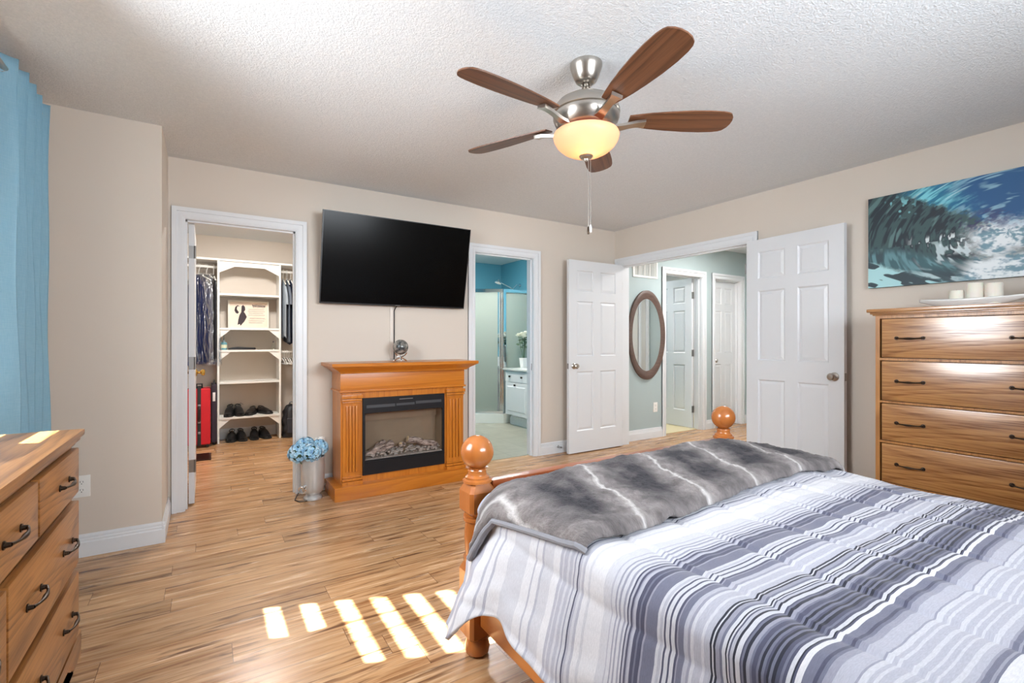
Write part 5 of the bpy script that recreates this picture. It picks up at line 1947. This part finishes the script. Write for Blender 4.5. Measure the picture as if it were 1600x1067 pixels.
# ------------------------------------------------------------------ bathroom
sw = thing('shower_enclosure', 'corner shower with pebbled glass panels in chrome frames', 'shower', (3.6, 6.3, 0.004))
PA, PB, PC = (4.112, 5.92), (3.64, 5.92), (3.14, 6.24)          # wall, post, far post
PD = (3.14, 6.783)
offm = flat('acrylic_white', srgb(226, 230, 224)[:3], 0.25, var=0.02)
mb = MB()
basep = [(4.112, 5.86), (3.60, 5.86), (3.08, 6.19), (3.08, 6.785), (4.112, 6.785)]
n_ = len(basep)
mb.hexa([(x, y, 0.0045) for x, y in basep], [(x, y, 0.135) for x, y in basep])
mb.build('base', offm, sw, angle=20)
mb = MB()
for z0_, z1_, th_ in ((0.136, 1.90, 0.012),):
    mb.box(3.10, 4.118, 6.775, 6.788, z0_, z1_)
    mb.box(4.106, 4.1195, 5.93, 6.775, z0_, z1_)
mb.box(4.02, 4.106, 6.66, 6.775, 0.136, 1.15)
mb.box(3.62, 3.76, 6.66, 6.775, 0.136, 0.72, 0.02)
mb.build('surround', offm, sw, smooth=False)


def bar(mb, p, q, z0_, z1_, w=0.028):
    d = Vector((q[0] - p[0], q[1] - p[1], 0)).normalized()
    nn = Vector((-d.y, d.x, 0)) * (w / 2)
    P_, Q_ = Vector((p[0], p[1], 0)), Vector((q[0], q[1], 0))
    c_ = [P_ - nn, Q_ - nn, Q_ + nn, P_ + nn]
    mb.hexa([tuple(a + Vector((0, 0, z0_))) for a in c_], [tuple(a + Vector((0, 0, z1_))) for a in c_])


mb = MB()
for p, q in ((PA, PB), (PB, PC), (PC, PD)):
    bar(mb, p, q, 1.890, 1.935, 0.034)
    bar(mb, p, q, 0.136, 0.172, 0.034)
for p in (PB, PC):
    mb.box(p[0] - 0.024, p[0] + 0.024, p[1] - 0.024, p[1] + 0.024, 0.136, 1.936, 0.004)
dv_ = Vector((PC[0] - PB[0], PC[1] - PB[1], 0)).normalized()
for d_ in (0.05, 0.085, 0.56):
    x, y = PB[0] + dv_.x * d_, PB[1] + dv_.y * d_
    mb.box(x - 0.010, x + 0.010, y - 0.010, y + 0.010, 0.172, 1.890)
mb.box(4.085, 4.112, 5.908, 5.932, 0.172, 1.89)
mb.build('frame', M['chrome'], sw, smooth=False)
for p, q in ((PA, PB), (PB, PC), (PC, PD)):
    mb = MB()
    bar(mb, p, q, 0.173, 1.889, 0.006)
    mb.build('glass_panel', M['frosted'], sw, smooth=False)
mb = MB()
hx, hy = PB[0] + 0.005, PB[1] - 0.04
mb.tube([(hx, hy + 0.018, 0.88), (hx, hy, 0.90), (hx, hy, 1.10), (hx, hy + 0.018, 1.12)], 0.008, 8)
mb.build('door_handle', M['steel'], sw)
hd = thing('hand_shower', 'chrome shower head on an angled arm above the shower', 'shower head', (4.0, 6.2, 2.0))
mb = MB()
mb.lathe([(0.03, 0), (0.03, 0.006), (0.012, 0.01), (0, 0.01)], (4.119, 6.22, 2.045), 16, Matrix.Rotation(-PI / 2, 4, 'Y'))
mb.tube([(4.118, 6.22, 2.045), (4.06, 6.22, 2.05), (3.99, 6.22, 1.985), (3.93, 6.21, 2.000)], 0.010, 10)
mb.tube([(3.95, 6.21, 1.998), (3.74, 6.20, 2.075)], 0.009, 10)
mb.build('arm', M['chrome'], hd)
Mh = Matrix.Rotation(math.radians(200), 4, 'Y')
MB().lathe([(0.014, -0.03), (0.02, -0.012), (0.048, 0.008), (0.052, 0.016), (0.050, 0.022), (0, 0.022)], (3.71, 6.195, 2.075), 24, Mh).build('rose', M['chrome'], hd)

va = thing('vanity', 'white bathroom vanity with dark square knobs', 'vanity', (3.85, 5.3, 0.004))
vx, vy0, vy1 = 3.585, 4.75, 5.80
M['cabwhite'] = flat('white_cabinet', srgb(232, 232, 232)[:3], 0.35, var=0.01)
MB().box(vx + 0.018, 4.112, vy0, vy1, 0.150, 0.772).box(vx + 0.09, 4.112, vy0, vy1 - 0.03, 0.0045, 0.150).build('carcass', M['cabwhite'], va, smooth=False)
mb = MB()
profile_strip(mb, 'y', vy0, vy1 - 0.02, vx + 0.088, -1, 0.0045, 0.115)
mb.build('plinth_moulding', M['white'], va, smooth=False)
sqk = M['bronze']


def cab_front(nm, y0_, y1_, z0_, z1_, knobs):
    mb = MB()
    mb.box(vx, vx + 0.017, y0_, y1_, z0_, z1_, 0.002)
    b_ = 0.05
    if z1_ - z0_ > 0.2:
        mb.hexa([(vx - 0.0005, y0_ + b_, z0_ + b_), (vx - 0.0005, y1_ - b_, z0_ + b_), (vx - 0.0005, y1_ - b_, z1_ - b_), (vx - 0.0005, y0_ + b_, z1_ - b_)],
                [(vx - 0.006, y0_ + b_ + .014, z0_ + b_ + .014), (vx - 0.006, y1_ - b_ - .014, z0_ + b_ + .014), (vx - 0.006, y1_ - b_ - .014, z1_ - b_ - .014), (vx - 0.006, y0_ + b_ + .014, z1_ - b_ - .014)])
    f_ = mb.build(nm, M['cabwhite'], va, smooth=False)
    for (ky, kz) in knobs:
        MB().tube([(vx, ky, kz), (vx - 0.014, ky, kz)], 0.006, 8).box(vx - 0.026, vx - 0.013, ky - 0.013, ky + 0.013, kz - 0.013, kz + 0.013, 0.002).build('knob', sqk, f_)


cab_front('drawer', 5.24, 5.792, 0.615, 0.765, ((5.66, 0.690), (5.36, 0.690)))
cab_front('drawer', 4.76, 5.232, 0.615, 0.765, ((5.0, 0.690),))
cab_front('door', 5.24, 5.792, 0.155, 0.607, ((5.53, 0.575),))
cab_front('door', 4.76, 5.232, 0.155, 0.607, ((4.83, 0.575),))
tag(MB().box(vx - 0.02, 4.118, vy0 - 0.02, vy1 + 0.03, 0.7725, 0.800, 0.004).build('countertop', flat('pale_stone_top', srgb(214, 216, 212)[:3], 0.25, var=0.04), origin=(3.85, 5.3, 0.773)),
    'pale stone top on the bathroom vanity', 'countertop')
vs = thing('vase', 'square white vase on the bathroom vanity', 'vase', (3.80, 5.645, 0.8005))
mb = MB()
mb.hexa([(3.765, 5.61, 0.8005), (3.835, 5.61, 0.8005), (3.835, 5.68, 0.8005), (3.765, 5.68, 0.8005)], [(3.752, 5.597, 0.945), (3.848, 5.597, 0.945), (3.848, 5.693, 0.945), (3.752, 5.693, 0.945)])
mb.build('body', M['ceramic'], vs, smooth=False)
ro = thing('rose_bunch', 'white roses with green leaves in the square vase', 'flowers', (3.80, 5.645, 0.946))
rosem = flat('white_petals', srgb(244, 244, 230)[:3], 0.7, var=0.04)
rr = random.Random(6)
for (dx, dy, z) in ((-0.02, 0.105, 1.27), (0.0, 0.045, 1.285), (0.02, -0.02, 1.30), (-0.03, -0.06, 1.26), (0.02, 0.0, 1.24)):
    c_ = Vector((3.80 + dx, 5.645 + dy, z))
    mb = MB()
    for ly in range(4):
        for k in range(6):
            a = k * PI / 3 + ly * 0.5
            r0_ = 0.012 + 0.011 * ly
            d_ = Vector((math.cos(a), math.sin(a), 0))
            t_ = Vector((-math.sin(a), math.cos(a), 0))
            zt = 0.022 - 0.010 * ly
            q_ = [c_ + d_ * r0_ * 0.6 + Vector((0, 0, -0.02)) - t_ * 0.008, c_ + d_ * r0_ * 0.6 + Vector((0, 0, -0.02)) + t_ * 0.008,
                  c_ + d_ * r0_ * 1.15 + t_ * 0.020 + Vector((0, 0, zt)), c_ + d_ * r0_ * 1.30 + Vector((0, 0, zt + 0.005)), c_ + d_ * r0_ * 1.15 - t_ * 0.020 + Vector((0, 0, zt))]
            mb.bm.faces.new([mb.bm.verts.new(p) for p in q_])
    b_ = mb.build('bloom', rosem, ro, angle=60, fix=False)
    mb = MB()
    mb.tube([c_ - Vector((0, 0, 0.02)), Vector((3.80 + dx * 0.6, 5.645 + dy * 0.6, 1.10)), Vector((3.80 + dx * 0.2, 5.645 + dy * 0.2, 0.947))], 0.004, 6)
    for k in range(7):
        p = Vector((3.80 + dx * 0.8, 5.645 + dy * 0.8, 1.10 + 0.022 * k))
        a = rr.random() * 6.28
        d_ = Vector((math.cos(a), math.sin(a), 0.3 - 0.6 * rr.random())).normalized()
        t_ = d_.orthogonal().normalized()
        L_ = 0.05 + 0.03 * rr.random()
        vs_ = [p, p + d_ * L_ * 0.5 + t_ * 0.016, p + d_ * L_, p + d_ * L_ * 0.5 - t_ * 0.016]
        mb.bm.faces.new([mb.bm.verts.new(q) for q in vs_])
    mb.build('leafy_stem', leafm, ro, smooth=False, fix=False)
MB().box(BA1 - 0.0195, BA1 - 0.0175, D + 0.03, D + 0.055, 0.88, 0.95).build('strike_plate', M['steel'], bpy.data.objects['trim_4'], origin=(BA1 - 0.0185, D + 0.04, 0.915))

# ------------------------------------------------------------------ hall
mi = thing('oval_mirror', 'oval wall mirror with a broad dark brown frame in the hall', 'mirror', (4.492, D, 1.255))
MA, MBh, IA, IB = 0.318, 0.538, 0.246, 0.435
g = G('mirror_frame_brown', srgb(92, 72, 64), 0.5)
g.base(g.mix(g.noise(g.map(g.coord(), (8, 8, 60)), 2.0, 3), srgb(78, 60, 54), srgb(112, 90, 80)))
g.bump(g.noise(g.map(g.coord(), (8, 8, 60)), 2.0, 3), 0.4, 0.004)
mb = MB()
prof = [(1.0, 0.0), (1.0, 0.022), (0.85, 0.030), (0.5, 0.028), (0.12, 0.016), (0.0, 0.012), (0.0, 0.0)]


def fring(u, v):
    a = 2 * PI * u
    i = v * (len(prof) - 1)
    k = min(int(i), len(prof) - 2)
    f = i - k
    p = prof[k][0] * (1 - f) + prof[k + 1][0] * f
    d = prof[k][1] * (1 - f) + prof[k + 1][1] * f
    return Vector((4.492 + (IA + (MA - IA) * p) * math.cos(a), D - 0.002 - d, 1.255 + (IB + (MBh - IB) * p) * math.sin(a)))


mb.grid(fring, 72, len(prof) - 1, wrap=True)
mb.build('frame', g.m, mi, angle=40)
MB().prism([(4.492 + (IA + 0.004) * math.cos(a), 1.255 + (IB + 0.004) * math.sin(a)) for a in [2 * PI * i / 72 for i in range(72)]], 'y', D - 0.013, D - 0.003).build('mirror_glass', M['mirror'], mi, smooth=False)
hv = thing('return_air_grille', 'white return air grille high on the hall wall above the mirror', 'vent', (4.47, D, 2.06))
gx0, gx1, gz0_, gz1_ = 4.262, 4.690, 1.945, 2.215
mb = MB()
for a in ((gx0, gx1, gz0_, gz0_ + 0.024), (gx0, gx1, gz1_ - 0.024, gz1_), (gx0, gx0 + 0.024, gz0_ + 0.024, gz1_ - 0.024), (gx1 - 0.024, gx1, gz0_ + 0.024, gz1_ - 0.024)):
    mb.box(a[0], a[1], D - 0.010, D - 0.001, a[2], a[3], 0.002)
mb.build('frame', M['plastic'], hv, smooth=False)
mb = MB()
n_ = 26
for k in range(n_):
    x = gx0 + 0.026 + (gx1 - gx0 - 0.052) * k / n_
    wdt = 0.0035 if k % 6 else 0.008
    mb.box(x, x + wdt, D - 0.009, D - 0.002, gz0_ + 0.024, gz1_ - 0.024)
mb.build('slats', M['plastic'], hv, smooth=False)
